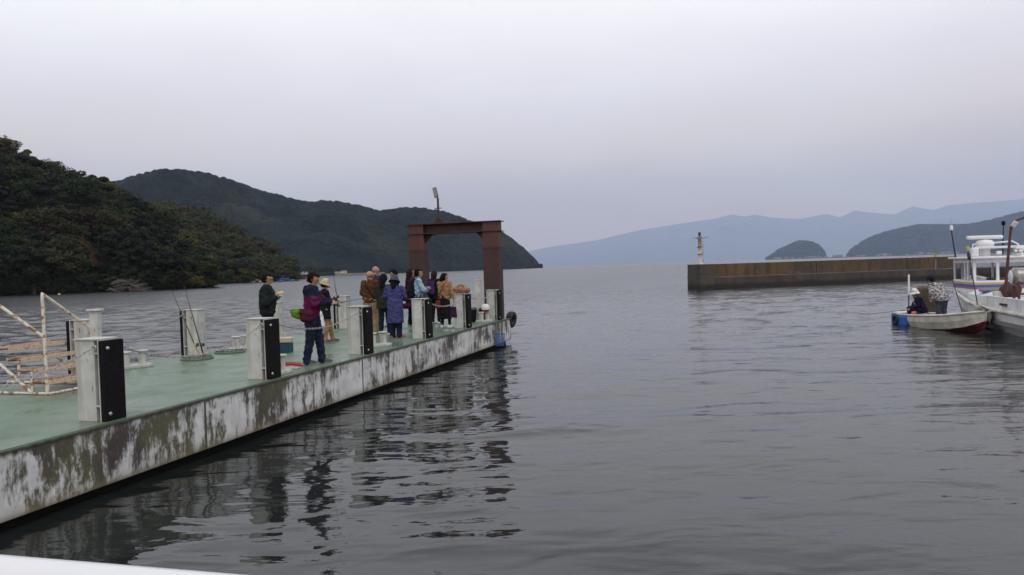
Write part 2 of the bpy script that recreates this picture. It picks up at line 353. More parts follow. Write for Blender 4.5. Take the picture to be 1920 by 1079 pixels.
# near water carries real swell; the sheet beyond starts where it ends
def lake():
    # one continuous polar sheet, geometric spacing, displaced by long low swell that dies out by 90 m
    rr = [0.0]+list(np.geomspace(.8, 150, 900))+list(np.geomspace(160, 40000, 36)); na = 520
    fr = np.linspace(R(-52), R(52), na); rest = np.linspace(R(52), R(308), 24)[1:-1]; ang = np.concatenate([fr, rest]); n = len(ang)
    RR, AA = np.meshgrid(np.array(rr), ang, indexing='ij'); Xv = RR*np.sin(AA); Yv = RR*np.cos(AA)
    def w(sx, sy, s, a): return a*(vnoise(Xv*sx+.07*Yv, Yv*sy-.1*Xv, s)-.5)
    fade = np.clip((145-RR)/70, 0, 1)
    lxx = Xv*math.cos(PA)-Yv*math.sin(PA)
    lee = .45+.55*np.clip(np.maximum((-lxx-10)/8, (Yv-14)/30), 0, 1)
    chop = np.maximum(np.clip((-lxx-9)/5, 0, 1), .22*np.clip((Yv-5)/5, 0, 1)+.50*np.clip((Yv-14)/22, 0, 1))
    Zch = (w(.55, 1.15, 11, .13)+w(1.2, 2.5, 12, .07)+w(2.4, 4.6, 13, .025))*chop*fade
    Zv = Zch+(w(.32, .75, 3, .050)+w(.75, 1.7, 5, .036)+w(1.6, 3.4, 8, .013)*lee)*fade*(.65+.35*lee)
    vs = np.stack([Xv, Yv, Zv], -1).reshape(-1, 3)
    i, j = np.meshgrid(np.arange(len(rr)-1), np.arange(n), indexing='ij'); j2 = (j+1) % n
    fs = np.stack([i*n+j, (i+1)*n+j, (i+1)*n+j2, i*n+j2], -1).reshape(-1, 4)[:, ::-1]
    o = mesh_obj('water', vs, fs, MATS['lake_water'], smooth=True); return tag(o, kind='structure')
lake()

# ------------------------------------------------------------------ hills
def interp(pts, x):
    a = np.array(pts, float); return np.interp(x, a[:, 0], a[:, 1])
def hx(px): return 502-.0311*(px-1000)       # level line in the picture
class Hill:
    """a hill between a shore line and a ridge line; both are given as depth by direction"""
    def __init__(s, x0, x1, sil, shore, ridge, prof=.8, drop=0.0, rough=1.0, seed=1, base=0.0, gul=.0):
        s.gul = gul
        s.x0, s.x1, s.sil, s.shore, s.ridge, s.prof, s.drop, s.rough, s.seed, s.base = x0, x1, sil, shore, ridge, prof, drop, rough, seed, base
    def pt(s, u, v):
        px = s.x0+(s.x1-s.x0)*u; tx = (px-960)/F
        d0 = interp(s.shore, px); d1 = interp(s.ridge, px); H = np.maximum((hx(px)-interp(s.sil, px))/F*d1+ZC-s.drop, .0)
        d = d0+(d1-d0)*v; X = tx*d; Y = d
        gm_ = 1.0
        for q in np.linspace(.05, 1, 39): gm_ = np.maximum(gm_, math.sin(q*math.pi/2)**s.prof*d1/(d0+(d1-d0)*q))
        H = H/gm_
        prof = np.where(v < 1, np.sin(np.clip(v, 0, 1)*math.pi/2)**s.prof, np.cos(np.clip(v-1, 0, 1)*math.pi/2))
        n = (fbm(X/s.rough/22, Y/s.rough/22, 5, s.seed)-.48)*2
        Z = H*prof + n*H*.13*np.sin(np.clip(v, 0, 1)*math.pi)**1.0
        gl_ = 1-np.abs(fbm(X/s.rough/17+5, Y/s.rough/17, 4, s.seed+9)*2-1)*2.2; Z = Z-np.clip(gl_, 0, 1)**2*H*s.gul*np.sin(np.clip(v, 0, 1)*math.pi)
        Z = np.where(v <= 0.0, -1.5, Z)+s.base*0
        return X, Y, Z
    def mesh(s, name, mt, nu, nv, canopy=0.0, cs=6.0, vmax=2.0):
        u = np.linspace(0, 1, nu); v = np.concatenate([[-.02], np.linspace(0.0, 1, nv), np.linspace(1, vmax, max(4, nv//5))[1:]])
        U, V = np.meshgrid(u, v, indexing='ij'); X, Y, Z = s.pt(U, V)
        if canopy > 0:                         # crowns: rounded cells
            cx, cy = X/cs, Y/cs; best = np.full(X.shape, 9.0); bi = np.zeros(X.shape)
            fx, fy = np.floor(cx).astype(np.int64), np.floor(cy).astype(np.int64)
            for dx in (-1, 0, 1):
                for dy in (-1, 0, 1):
                    ox = fx+dx+_h(fx+dx, fy+dy, 11); oy = fy+dy+_h(fx+dx, fy+dy, 12)
                    dd = (ox-cx)**2+(oy-cy)**2; m_ = dd < best; best = np.where(m_, dd, best); bi = np.where(m_, _h(fx+dx, fy+dy, 13), bi)
            Z = Z+canopy*(np.sqrt(np.clip(1-best*1.1, 0, 1))*.9+bi*.7)*np.clip(V*12, 0, 1)*(V > 0)
        vs = np.stack([X, Y, Z], -1).reshape(-1, 3); n = len(v)
        i, j = np.meshgrid(np.arange(nu-1), np.arange(n-1), indexing='ij')
        fs = np.stack([i*n+j, (i+1)*n+j, (i+1)*n+j+1, i*n+j+1], -1).reshape(-1, 4)
        return tag(mesh_obj(name, vs, fs, mt, smooth=False), kind='structure')
near = Hill(-420, 404, [(-420, 60), (-200, 170), (-60, 236), (0, 262), (60, 288), (130, 325), (190, 338), (230, 352), (262, 368), (300, 400), (330, 432), (352, 465), (372, 502), (388, 528), (404, 538)],
            [(-420, 120), (0, 153), (200, 162), (330, 172), (404, 182)], [(-420, 330), (0, 330), (200, 300), (300, 250), (360, 212), (404, 190)], .85, 9.0, 1.6, 3)
spur = Hill(225, 556, [(225, 372), (330, 378), (385, 383), (430, 410), (500, 452), (530, 478), (548, 505), (556, 524)],
            [(225, 250), (404, 270), (500, 285), (556, 300)], [(225, 420), (400, 430), (500, 380), (556, 310)], .8, 10.0, 2.2, 9)
near.mesh('hillside', MATS['undergrowth'], 120, 60); spur.mesh('hillside', MATS['undergrowth'], 80, 40)
Hill(150, 1019, [(150, 380), (200, 352), (235, 345), (300, 326), (340, 323), (385, 325), (430, 338), (500, 362), (560, 376), (640, 378), (680, 385), (715, 396), (760, 389), (800, 390), (845, 400), (880, 415), (920, 430), (950, 440), (985, 468), (1005, 488), (1015, 500), (1019, 502)],
     [(150, 900), (640, 960), (700, 1000), (900, 1150), (1019, 1300)], [(150, 1250), (700, 1400), (900, 1400), (1000, 1360), (1019, 1310)], .75, 6.0, 9, 21, gul=.30).mesh('mountain', MATS['mountain_wood'], 1000, 260, 5.5, 7.5)
Hill(960, 2300, [(960, 480), (1005, 470), (1040, 463), (1120, 452), (1200, 433), (1280, 420), (1348, 410), (1375, 404), (1399, 408), (1418, 404), (1448, 409), (1502, 411.5), (1553, 402), (1578, 409), (1605, 396), (1632, 400), (1681, 404), (1713, 389), (1754, 396), (1781, 387), (1850, 380), (1920, 374), (2100, 360), (2300, 400)],
     [(960, 19000), (2300, 19000)], [(960, 24000), (2300, 24000)], .8, 0, 200, 33, gul=.4).mesh('mountain', MATS['hazed_mountain'], 420, 60)
Hill(1436, 1551, [(1436, 487), (1445, 482), (1453, 476), (1466, 468), (1480, 463), (1492, 457), (1505, 454), (1515, 454.5), (1524, 456), (1534, 460), (1542, 466), (1549, 476), (1551, 483)],
     [(1436, 4950), (1551, 4950)], [(1436, 5020), (1500, 5250), (1551, 5020)], .7, 10, 24, 41).mesh('island', MATS['hazed_wood'], 240, 50, 13, 19)
Hill(1588, 2250, [(1588, 482), (1594, 473), (1605, 464), (1618, 456), (1632, 448), (1659, 438.5), (1700, 429), (1727, 424), (1754, 424), (1781, 425), (1816, 424), (1842, 420), (1868, 414), (1920, 400), (2050, 380), (2250, 370)],
     [(1588, 4900), (2250, 4500)], [(1588, 4980), (1650, 5500), (2250, 6000)], .7, 12, 26, 47, gul=.25).mesh('hill', MATS['hazed_wood'], 560, 110, 15, 23)
# low land under the far town, and the beach with its flat below the mountain
def slab(name, mt, poly, z0, z1):
    return tag(MB().prism([tuple(p) for p in poly], z0, z1).build(name, mt), kind='structure')
p = lambda px, d: ((px-960)/F*d, d)
slab('town_shore', mat('shore_earth', (.12, .10, .09), .95), [p(1442, 4800), p(1560, 4700), p(2000, 4150), p(2250, 4000), p(2250, 4600), p(1560, 5060), p(1442, 4980)], -1, 5.0)
slab('beach', MATS['sand'], [p(628, 800), p(655, 905), p(700, 960), p(770, 1170), p(600, 1200), p(560, 860)], -1, 1.6)
slab('low_land', MATS['undergrowth'], [p(455, 600), p(556, 640), p(628, 790), p(640, 1000), p(520, 1160), p(420, 900)], -1, 2.0)

# ------------------------------------------------------------------ trees
def crown_mesh(seed, n, leaf, rx, rz, clumps, trunk_h, flat=.6):
    g = np.random.default_rng(seed); cs = []
    for k in range(clumps):
        a = g.uniform(0, 2*math.pi); r = rx*math.sqrt(g.uniform(0, 1))*.78; zz = g.uniform(-1, 1)
        q = math.sqrt(max(0, 1-(r/rx)**2))
        cs.append((r*math.cos(a), r*math.sin(a), trunk_h+rz*(1+zz*q*.8), g.uniform(.26, .46)*rx))
    cs = np.array(cs); idx = g.integers(0, clumps, n); c = cs[idx]
    d = g.normal(size=(n, 3)); d /= np.linalg.norm(d, axis=1)[:, None]; rad = g.uniform(.75, 1.08, n)[:, None]
    pos = c[:, :3]+d*rad*c[:, 3:4]*np.array([1, 1, flat])
    nr = d+g.normal(size=(n, 3))*.55+np.array([0, 0, .35]); nr /= np.linalg.norm(nr, axis=1)[:, None]
    t1 = np.cross(nr, g.normal(size=(n, 3))); t1 /= np.linalg.norm(t1, axis=1)[:, None]; t2 = np.cross(nr, t1)
    s = leaf*g.uniform(.55, 1.25, n)[:, None]
    v = np.stack([pos-t1*s, pos-t2*s*.7, pos+t1*s, pos+t2*s*.7], 1).reshape(-1, 3)
    return v, np.arange(4*n).reshape(-1, 4)
VAR = [crown_mesh(100+k, 2000, .30, 3.6+.5*(k-1.5), 2.8-.3*(k-1.5), 13+5*k, 2.0+.3*k) for k in range(4)]
KINDS = list(FO)
CM = {}
for k in KINDS:
    for q in range(3):
        v, f = VAR[(q+KINDS.index(k)) % 4]
        o = mesh_obj('crown', v, f, FO[k]); CM[k, q] = o.data; bpy.data.objects.remove(o)
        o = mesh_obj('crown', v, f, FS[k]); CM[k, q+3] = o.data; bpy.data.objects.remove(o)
def trunk_mesh():
    mb = MB(); mb.tube([(0, 0, -1.2), (.1, 0, 1.2), (0, .15, 3.0), (.1, .1, 4.6)], [.26, .2, .14, .05], 6)
    for a in (.3, 2.2, 4.4): mb.tube([(0, .05, 2.0), (math.cos(a)*1.0, math.sin(a)*1.0, 3.3), (math.cos(a)*1.9, math.sin(a)*1.9, 4.2)], [.1, .07, .03], 5)
    return mb.build('trunk', mat('bark', (.03,)*3))
TR = trunk_mesh(); TRM = TR.data; bpy.data.objects.remove(TR)
def kindat(px, py_frac, x, y, sp=False):
    n = float(fbm(np.array(x/26.), np.array(y/26.), 3, 77)); r = random.random()
    if sp: return ['olive green', 'grey green', 'fresh green', 'yellow green', 'grey green', 'olive green', 'rusty brown', 'olive green'][int(r*8)]
    if px < 75 and py_frac > .55 and r < .7 and py_frac < .85: return 'yellow green'
    if py_frac > .84 and px < 200: return 'grey green' if r < .7 else 'dark evergreen'
    if px > 330 and r < .3: return 'yellow green'
    if 150 < px < 330 and py_frac > .7 and r < .35: return 'rusty brown'
    if n < .40: return 'dark evergreen' if r < .62 else ('fresh green' if r < .82 else 'olive green')
    if n < .50: return ['dark evergreen', 'olive green', 'fresh green', 'olive green'][int(r*4)]
    if n < .57: return ['olive green', 'olive green', 'rusty brown', 'dark evergreen'][int(r*4)]
    return ['yellow green', 'olive green', 'rusty brown', 'dark evergreen'][int(r*4)]
SCARS = [(180, 488, 33, 27)]
trees = []
def scatter(h, n, x0, x1, smin, smax, tagn):
    c = 0; tries = 0; taken = []
    while c < n and tries < n*60:
        tries += 1; px = random.uniform(x0, x1); v = random.random()**.85*1.03; u = (px-h.x0)/(h.x1-h.x0)
        X, Y, Z = [float(q) for q in h.pt(np.array(u), np.array(max(v, .004)))]
        if Z < 0.2: Z = .2
        s = random.uniform(smin, smax)
        py = hx(px)-(Z-ZC)/Y*F
        if abs(px-180) < 36 and py > 508: s *= .42
        if any(abs(px-a) < w and abs(py-q) < hh for a, q, w, hh in SCARS): continue
        if any((X-a)**2+(Y-b_)**2 < (2.0*(s+s2))**2*.7 for a, b_, s2 in taken): continue
        taken.append((X, Y, s)); trees.append((tagn, X, Y, Z, s, px, v)); c += 1
scatter(near, 640, -120, 388, .62, 1.25, 'near'); scatter(spur, 380, 230, 554, .6, 1.2, 'spur')
for px in [q for q in range(-80, 398, 6) if not 166 < q < 200]:   # the dark fringe that hangs over the water
    u = (px-near.x0)/(near.x1-near.x0); X, Y, Z = [float(q) for q in near.pt(np.array(u), np.array(.012))]
    trees.append(('near', X, Y, -.9, random.uniform(.45, .75), px, .0))
for px in range(380, 556, 7):
    u = (px-spur.x0)/(spur.x1-spur.x0); X, Y, Z = [float(q) for q in spur.pt(np.array(u), np.array(.012))]
    trees.append(('spur', X, Y, -1.0, random.uniform(.55, .85), px, .0))
trees.sort(key=lambda q: -(q[4]/q[2]) if q[5] > -12 else 1)
GL = {'near': 'wood on the near hillside at the left edge', 'spur': 'wood on the second, farther spur left of the jacket man'}
GL['spur'] = 'wood on the second, lower spur behind the near hillside'
for (w_, X, Y, Z, s, px, v) in trees[:300]:
    k = kindat(px, v, X, Y, w_ == 'spur')
    r_ = empty('tree', (X, Y, Z-.5), random.uniform(0, 6.28), '%s broadleaf tree in the %s' % (k, GL[w_]), 'tree', '%s trees of the %s' % (k, GL[w_]))
    r_.scale = (s*random.uniform(.9, 1.25), s*random.uniform(.9, 1.25), s*random.uniform(.8, 1.15))
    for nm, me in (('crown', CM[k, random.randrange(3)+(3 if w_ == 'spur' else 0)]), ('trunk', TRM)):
        c = bpy.data.objects.new(nm, me); COL.objects.link(c); c.parent = r_
# the remaining wood as one mass per kind joined into a single object
vs, fs, mi = [], [], []; off = 0
for (w_, X, Y, Z, s, px, v) in trees[300:]:
    k = KINDS.index(kindat(px, v, X, Y, w_ == 'spur')); vv, ff = VAR[random.randrange(4)]
    keep = rng.permutation(2000)[:1200]; vq = vv.reshape(-1, 4, 3)[keep]; ctr = vq.mean(1, keepdims=True); vq = (ctr+(vq-ctr)*1.2).reshape(-1, 3)
    a = random.uniform(0, 6.28); sc = s*random.uniform(.9, 1.2)
    Rm = np.array([[math.cos(a), -math.sin(a), 0], [math.sin(a), math.cos(a), 0], [0, 0, 1]])
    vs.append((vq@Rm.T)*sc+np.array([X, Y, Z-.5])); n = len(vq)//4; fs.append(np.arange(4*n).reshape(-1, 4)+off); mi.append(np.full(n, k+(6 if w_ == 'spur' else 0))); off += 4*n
o = mesh_obj('woodland', np.concatenate(vs), np.concatenate(fs), [FO[k] for k in KINDS]+[FS[k] for k in KINDS], mi=np.concatenate(mi))
tag(o, 'dense autumn wood filling the slopes between the single trees', 'woodland', kind='stuff')
# the flat below the mountain: pale trees, scrub and houses
v, f = crown_mesh(900, 900, .5, 1.6, 7.5, 22, 1.5, 1.0); 
def far_tree(px, d, s, m_, label, group, vf=None, tall=False):
    P = p(px, d); r_ = empty('tree', (P[0], P[1], 1.6), random.uniform(0, 6), label, 'tree', group); r_.scale = (s, s, s*random.uniform(.9, 1.15))
    c = bpy.data.objects.new('crown', PM[m_] if tall else CM[m_, random.randrange(3)]); COL.objects.link(c); c.parent = r_
    c = bpy.data.objects.new('trunk', TRM); COL.objects.link(c); c.parent = r_
PM = {}
pm_o = mesh_obj('crown', v, f, foliage('leaf_pale', (.050, .052, .040), (.078, .078, .058))); PM['pale'] = pm_o.data; bpy.data.objects.remove(pm_o)
for px, s in ((560, .85), (566, 1.0), (573, .8), (583, 1.1), (588, 1.0), (596, .8)):
    far_tree(px, 760, s, 'pale', 'pale grey poplar on the lake flat below the mountain', 'pale poplars on the lake flat', tall=True)
for i in range(26):
    px = random.uniform(556, 640); far_tree(px, 700+max(0, px-556)*1.5+random.uniform(0, 150), random.uniform(.7, 1.3), random.choice(['grey green', 'dark evergreen', 'olive green']), 'low dull green tree on the lake flat below the mountain', 'low trees on the lake flat')
for i in range(14):
    far_tree(random.uniform(662, 735), random.uniform(1130, 1200), random.uniform(1.4, 2.2), random.choice(['rusty brown', 'grey green']), 'brownish tree behind the beach below the mountain', 'brownish trees behind the beach')

mat('house_wall', (.52, .50, .47), .8); mat('house_roof', (.12, .11, .11), .8); mat('window_dark', (.03, .035, .04), .2)
def make_house(L=10, Wd=7, H=4.5, rf=2.4, wall='house_wall'):
    r_ = empty('house'); MB().bx(-L/2, L/2, -Wd/2, Wd/2, 0, H).build('wall', MATS[wall], r_)
    MB().prism([(-Wd/2-.5, H), (Wd/2+.5, H), (0, H+rf)], -L/2-.5, L/2+.5, lambda a, b_, z: (z, a, b_+.01)).build('roof', MATS['house_roof'], r_)
    for x in (-L/4, L/4): MB().bx(x-.8, x+.8, -Wd/2-.06, -Wd/2-.01, 1.2, 2.8).build('window', MATS['window_dark'], r_)
    return r_
hs0 = make_house()
HP = [(551, 690, .6), (640, 880, .5), (646, 890, .6), (633, 880, .45), (570, 800, .8)]
def make_house_(w_):
    MATS['_w'] = w_; return make_house(wall='_w')
first = True
for px, d, s in HP:
    o = hs0 if first else copy_tree(hs0); first = False
    P = p(px, d); o.location = (P[0], P[1], 1.9); o.scale = (s, s, s*.8); o.rotation_euler.z = random.uniform(-.4, .4)
    tag(o, 'small pale house on the lake flat below the mountain', 'house', 'houses on the lake flat below the mountain')
town_w = [mat('town_wall_'+str(k), c_, .8) for k, c_ in enumerate(((.40, .40, .38), (.22, .19, .17), (.14, .14, .15), (.30, .26, .22)))]
hs1 = [make_house_(w_) for w_ in town_w]
for i in range(64):
    o = copy_tree(hs1[i % 4]) if i > 3 else hs1[i]; px = random.choice([random.uniform(1452, 1560), random.uniform(1560, 1800), random.uniform(1600, 1800)]); dd = np.interp(px, [1446, 1560, 2000], [4820, 4740, 4180])+random.uniform(0, 180)
    P = p(px, dd); s = random.uniform(.9, 1.9); o.location = (P[0], P[1], 5.0); o.scale = (s*1.4, s, s*random.uniform(.5, 1.1)); o.rotation_euler.z = random.uniform(-.5, .5)
    tag(o, 'tiny pale house in the far town along the lake shore', 'house', 'houses of the far town')

# land slip, driftwood, utility poles, marker float on the near shore
def on_hill(h, px, v):
    u = (px-h.x0)/(h.x1-h.x0); return Vector([float(q) for q in h.pt(np.array(u), np.array(v))])
def find_v(h, px, py):
    best = min((abs(hx(px)-(on_hill(h, px, v/400.).z-ZC)/on_hill(h, px, v/400.).y*F-py), v/400.) for v in range(2, 400)); return best[1]
vs, fs = [], []
v0, v1 = find_v(near, 186, 512), find_v(near, 186, 466)
for i in range(17):
    for j in range(13):
        a = i/16; q = j/12; wdt = (15+12*math.sin(a*math.pi))*(1-.35*a); px = 184-8*a*a+(q-.5)*2*wdt*(.75+.3*vnoise(np.array(i*.9), np.array(j*.2), 4))
        P = on_hill(near, float(px), v0+(v1-v0)*a); edge = math.sin(q*math.pi)
        P.z += -1.0+2.2*edge+2.4*float(fbm(np.array(i*.7), np.array(j*1.1), 4, 8)); P.y -= 3.5*edge+3*float(fbm(np.array(i*.9), np.array(j*.9), 3, 18)); vs.append(P)
for i in range(16):
    for j in range(12): fs.append((i*13+j, i*13+j+1, (i+1)*13+j+1, (i+1)*13+j))
tag(mesh_obj('earth_slip', vs, fs, MATS['scar_earth'], smooth=False), kind='structure')
g = random.Random(5); mb = MB()
for i in range(46):
    px = g.uniform(196, 268); P = ond(px, 540, 154+g.uniform(-1, 3)); P.z = .2+g.uniform(0, 2.6)*max(.15, 1-abs(px-225)/42); a = g.uniform(-.5, .5)*1.6; L = g.uniform(1.0, 3.6)
    d = Vector((math.cos(a), g.uniform(-.3, .3), math.sin(a)*.55))*L; q = P+d*.55+Vector((0, 0, g.uniform(-.3, .4))); mb.tube([P, q, P+d], [.13, .10, .04], 5)
    if g.random() < .6: mb.tube([q, q+Vector((g.uniform(-.8, .8), -.3, g.uniform(.3, 1.1)))], [.07, .02], 4)
tag(mb.build('driftwood_pile', MATS['driftwood']), 'tangled pile of bare grey driftwood on the shore below the landslip', 'driftwood')
def pole(px, py0, py1, d, label, group=None):
    a = ond(px, py1, d); h = (py1-py0)/F*d; mb = MB(); r_ = empty('utility_pole', a, 0, label, 'pole', group)
    mb.tube([(0, 0, -3), (0, 0, h)], [.24, .18], 8); mb.build('pole', MATS['pole_grey'], r_)
    MB().box((0, 0, h-.5), (2.0, .16, .16)).build('crossarm', MATS['pole_grey'], r_)
    mb = MB()
    for x in (-.8, 0, .8): mb.lathe([(.07, 0), (.09, .1), (.05, .22)], (x, 0, h-.42), 8)
    mb.build('insulator', MATS['house_wall'], r_)
pole(71, 420, 448, 190, 'grey utility pole standing among the dark trees low on the hillside')
pole(63, 333, 346, 226, 'pale utility pole top showing above the yellow tree')
mb = MB(); P = onz(111, 553, 0); mb.lathe([(.02, -.1), (.2, .0), (.24, .1), (.16, .2), (.03, .24)], P, 12); tag(mb.build('marker_float', mat('float_yellow', (.6, .5, .3), .5)), 'small pale float on the water near the left shore', 'buoy')
# moored rafts off the second spur
def raft(px, d, L, label, col):
    P = p(px, d); r_ = empty('raft', (P[0], P[1], 0), random.uniform(-.2, .2), label, 'raft')
    mb = MB()
    for i in range(5): mb.bx(-L/2, L/2, -2+i-.12, -2+i+.12, .15, .4)
    for i in range(int(L/1.5)+1): mb.bx(-L/2+i*1.5-.1, -L/2+i*1.5+.1, -2.1, 2.1, .4, .55)
    mb.build('frame', MATS['driftwood'], r_); m2 = MB()
    for i in range(3): m2.lathe([(.3, -.9), (.38, -.5), (.38, .5), (.3, .9)], (-L/3+i*L/3, -2.2, .15), 10, rot=roty(R(90)))
    m2.build('float', MATS[col], r_)
    MB().bx(-L/5, L/5, -1.2, 1.0, .56, 1.15, .1).build('tarpaulin', MATS[col], r_)
raft(478, 284, 10, 'low timber raft with cream covers, leftmost of the moored rafts', 'cream_plastic')
raft(530, 292, 12, 'timber raft with a blue cover moored off the second spur', 'blue_plastic')
raft(560, 330, 16, 'long dark timber raft, farthest right of the moored rafts', 'hull_black')

# ------------------------------------------------------------------ pontoon
PX0 = -7.2307
def PW(y, off=0.0, z=.8):               # point on the pontoon: depth y on its front edge, off metres inboard
    u = Vector((math.sin(PA), math.cos(PA), 0)); o = Vector((-math.cos(PA), math.sin(PA), 0))
    return Vector((PX0+.2832*y, y, z))+o*off
PL0 = Vector((PX0, 0, .8))
def pl(P):                                # world point to pontoon frame (x outward, y along, z from deck)
    d = Vector(P)-PL0; return Vector((d.x*math.cos(PA)-d.y*math.sin(PA), d.x*math.sin(PA)+d.y*math.cos(PA), d.z))
YE = 26.22; YS = -3.0; WID = 4.45
pon = empty('pontoon', PL0, -PA, 'long white mould-streaked floating pontoon with a green painted deck', 'pontoon')
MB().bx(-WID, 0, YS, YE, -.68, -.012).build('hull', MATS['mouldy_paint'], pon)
MB().bx(-WID-.02, .012, YS-.02, YE+.012, -.011, .018, .006).build('deck_edge', MATS['deck_edge'], pon)
MB().bx(-WID+.03, -.035, YS+.03, YE-.035, .019, .024).build('deck', MATS['deck_paint'], pon)
MB().bx(-WID+.12, -.14, YS+.1, YE-.15, -1.4, -.681).build('underbody', MATS['hull_black'], pon)
mb = MB()
for y in (10.9, 15.6, 20.4): mb.bx(0.0, .006, y-.015, y+.015, -.67, -.02)
mb.build('seam', MATS['deck_edge'], pon)
DZ = .824
# fender bollards
def make_fender(outer):
    """post 0.36 deep; its rubber faces +x; base at z=0, stands inboard of x=0"""
    r_ = empty('fender_post')
    mb = MB(); mb.bx(-.485, -.22, -.14, .14, 0, .955, .006); mb.build('post', MATS['white_paint'], r_)
    MB().bx(-.505, -.145, -.155, .155, .956, .972, .003).build('cap', MATS['white_paint'], r_)
    mb = MB(); mb.bx(-.155, -.142, -.155, .155, .0, .955); 
    for z in (.18, .80): mb.bx(-.22, -.155, -.15, .15, z-.008, z+.008)
    mb.bx(-.22, -.155, -.01, .01, .0, .955)
    mb.build('bracket', MATS['white_paint'], r_)
    mb = MB(); mb.box((-.103, 0, .475), (.076, .31, .95), None, .012); mb.build('rubber_fender', MATS['black_rubber'], r_)
    for z in (.09, .86):
        b_ = MB(); b_.lathe([(.022, 0), (.022, .014), (.012, .02)], (-.066, -.10, z), 10, rot=roty(R(90))); b_.build('bolt', MATS['galvanised'], r_)
    m2 = MB(); pts = [(-.19+.03*math.cos(a), -.165, .87+.03*math.sin(a)) for a in np.linspace(0, 2*math.pi, 12, endpoint=False)]
    m2.tube(pts, .007, 6, closed=True); m2.build('chain_ring', MATS['galvanised'], r_)
    return r_
f0 = make_fender(True)
FR = [(5.8, 'out'), (9.05, 'beside the white pipe steps'), (12.25, 'left of the magenta jacket man'), (15.5, 'just left of the brown jacket man'), (18.65, 'in front of the denim jacket man'), (21.5, 'carrying the tan travel bag'), (24.4, 'at the foot of the right gantry leg')]
posts_f = []
for i, (y, w_) in enumerate(FR):
    o = f0 if i == 0 else copy_tree(f0)
    P = PW(y, 0, DZ); o.location = P; o.rotation_euler = (0, 0, -PA); posts_f.append(o)
    lab = 'white fender post on the near pontoon edge, ' + (w_ if i else 'nearest the camera')
    tag(o, lab, 'fender post', 'fender posts along the pontoon edges')
BK = [(13.25, 'behind the pipe steps'), (16.35, 'with two fishing rods leaning on it'), (19.25, 'behind the beige and blue cooler'), (22.7, 'left of the brown jacket man'), (25.6, 'hidden behind the crowd at the end')]
posts_b = []
for i, (y, w_) in enumerate(BK[:4]):
    o = copy_tree(f0); yl = y
    P = Vector((0, 0, 0)); loc = PL0+rotz(-PA)@Vector((-WID, yl+.9*0, DZ-.8)); 
    o.location = loc; o.rotation_euler = (0, 0, -PA+math.pi); posts_b.append(o)
    tag(o, 'white fender post on the far pontoon edge, ' + w_, 'fender post', 'fender posts along the pontoon edges')
def place_back(o, px, py):       # slide a far-edge post along its edge so that its base meets the given deck point
    q = pl(onz(px, py, DZ)); o.location = PL0+rotz(-PA)@Vector((-WID+.02, q.y+.2, DZ-.8))
for o, (px, py) in zip(posts_b, ((150, 704), (375, 667), (540, 640), (655, 617))): place_back(o, px, py)
# chains
def chain(A, B, sag, label):
    A, B = Vector(A), Vector(B); L = (B-A).length; n = max(8, int(L*1.06/.062)); pts = []
    for i in range(n+1):
        s = i/n; q = A.lerp(B, s); q.z -= 4*sag*s*(1-s); pts.append(q)
    mb = MB()
    for i in range(n):
        c = (pts[i]+pts[i+1])/2; d = (pts[i+1]-pts[i]).normalized(); a = Vector((0, 0, 1)) if abs(d.z) < .9 else Vector((1, 0, 0)); s_ = d.cross(a).normalized(); t_ = d.cross(s_)
        w_ = (s_ if i % 2 else t_)
        ring = [c+d*.041*math.cos(k*math.pi/4)+w_*.015*math.sin(k*math.pi/4) for k in range(8)]; mb.tube(ring, .0052, 4, closed=True)
    return tag(mb.build('chain', MATS['chain_white']), label, 'chain', 'chains strung between the fender posts')
def fa(o, side): return o.matrix_basis @ Vector((-.19, side*.19, .87))
def bpt(o, side): return Matrix.Translation(o.location)@o.rotation_euler.to_matrix().to_4x4()@Vector((-.19, side*.19, .87))
names = ['past the white pipe steps', 'between the two nearest posts', 'passing in front of the magenta jacket man', None, 'passing in front of the woman in the camel sweater', 'between the bag post and the gantry leg post']
for i, s in enumerate(names):
    if s: chain(bpt(posts_f[i], 1), bpt(posts_f[i+1], -1), (.27, .30, .20, 0, .17, .12)[i], 'pale chain on the near edge '+s)
for i, s in enumerate(['from behind the steps to the rod post', 'between the rod post and the cooler post', 'between the cooler post and the next post']):
    chain(bpt(posts_b[i], -1), bpt(posts_b[i+1], 1), .22, 'pale chain on the far edge '+s)
# twin mooring bitts
def make_bitts():
    r_ = empty('mooring_bitts')
    MB().box((0, 0, .03), (.26, .62, .06), None, .012).build('base_plate', MATS['white_paint'], r_)
    for y in (-.16, .16): 
        q = MB().lathe([(.075, .06), (.075, .29)], (0, y, 0), 18).build('bitt', MATS['white_paint'], r_)
        MB().lathe([(.1, .291), (.105, .298), (.105, .31), (.095, .318)], (0, y, 0), 18).build('cap', MATS['white_paint'], q)
    return r_
b0 = make_bitts()
BT = [((252, 690), 'left of the rod post, nearest to the steps'), ((452, 656), 'on the far edge behind the second near post'), ((517, 703), 'beside the red coiled tool at the magenta jacket man'), ((709, 650), 'behind the post left of the blue coat woman'), ((808, 607), 'on the far side behind the camel sweater woman'), ((908, 604), 'beside the tall white post near the gantry')]
for i, ((px, py), w_) in enumerate(BT):
    o = b0 if i == 0 else copy_tree(b0); o.location = onz(px, py, DZ); o.rotation_euler.z = -PA-(.35 if i in (0, 3, 5) else 0)
    if i == 5: o.scale = (1, .9, 1)
    tag(o, 'white twin mooring bitts '+w_, 'mooring bitts', 'mooring bitts on the pontoon')
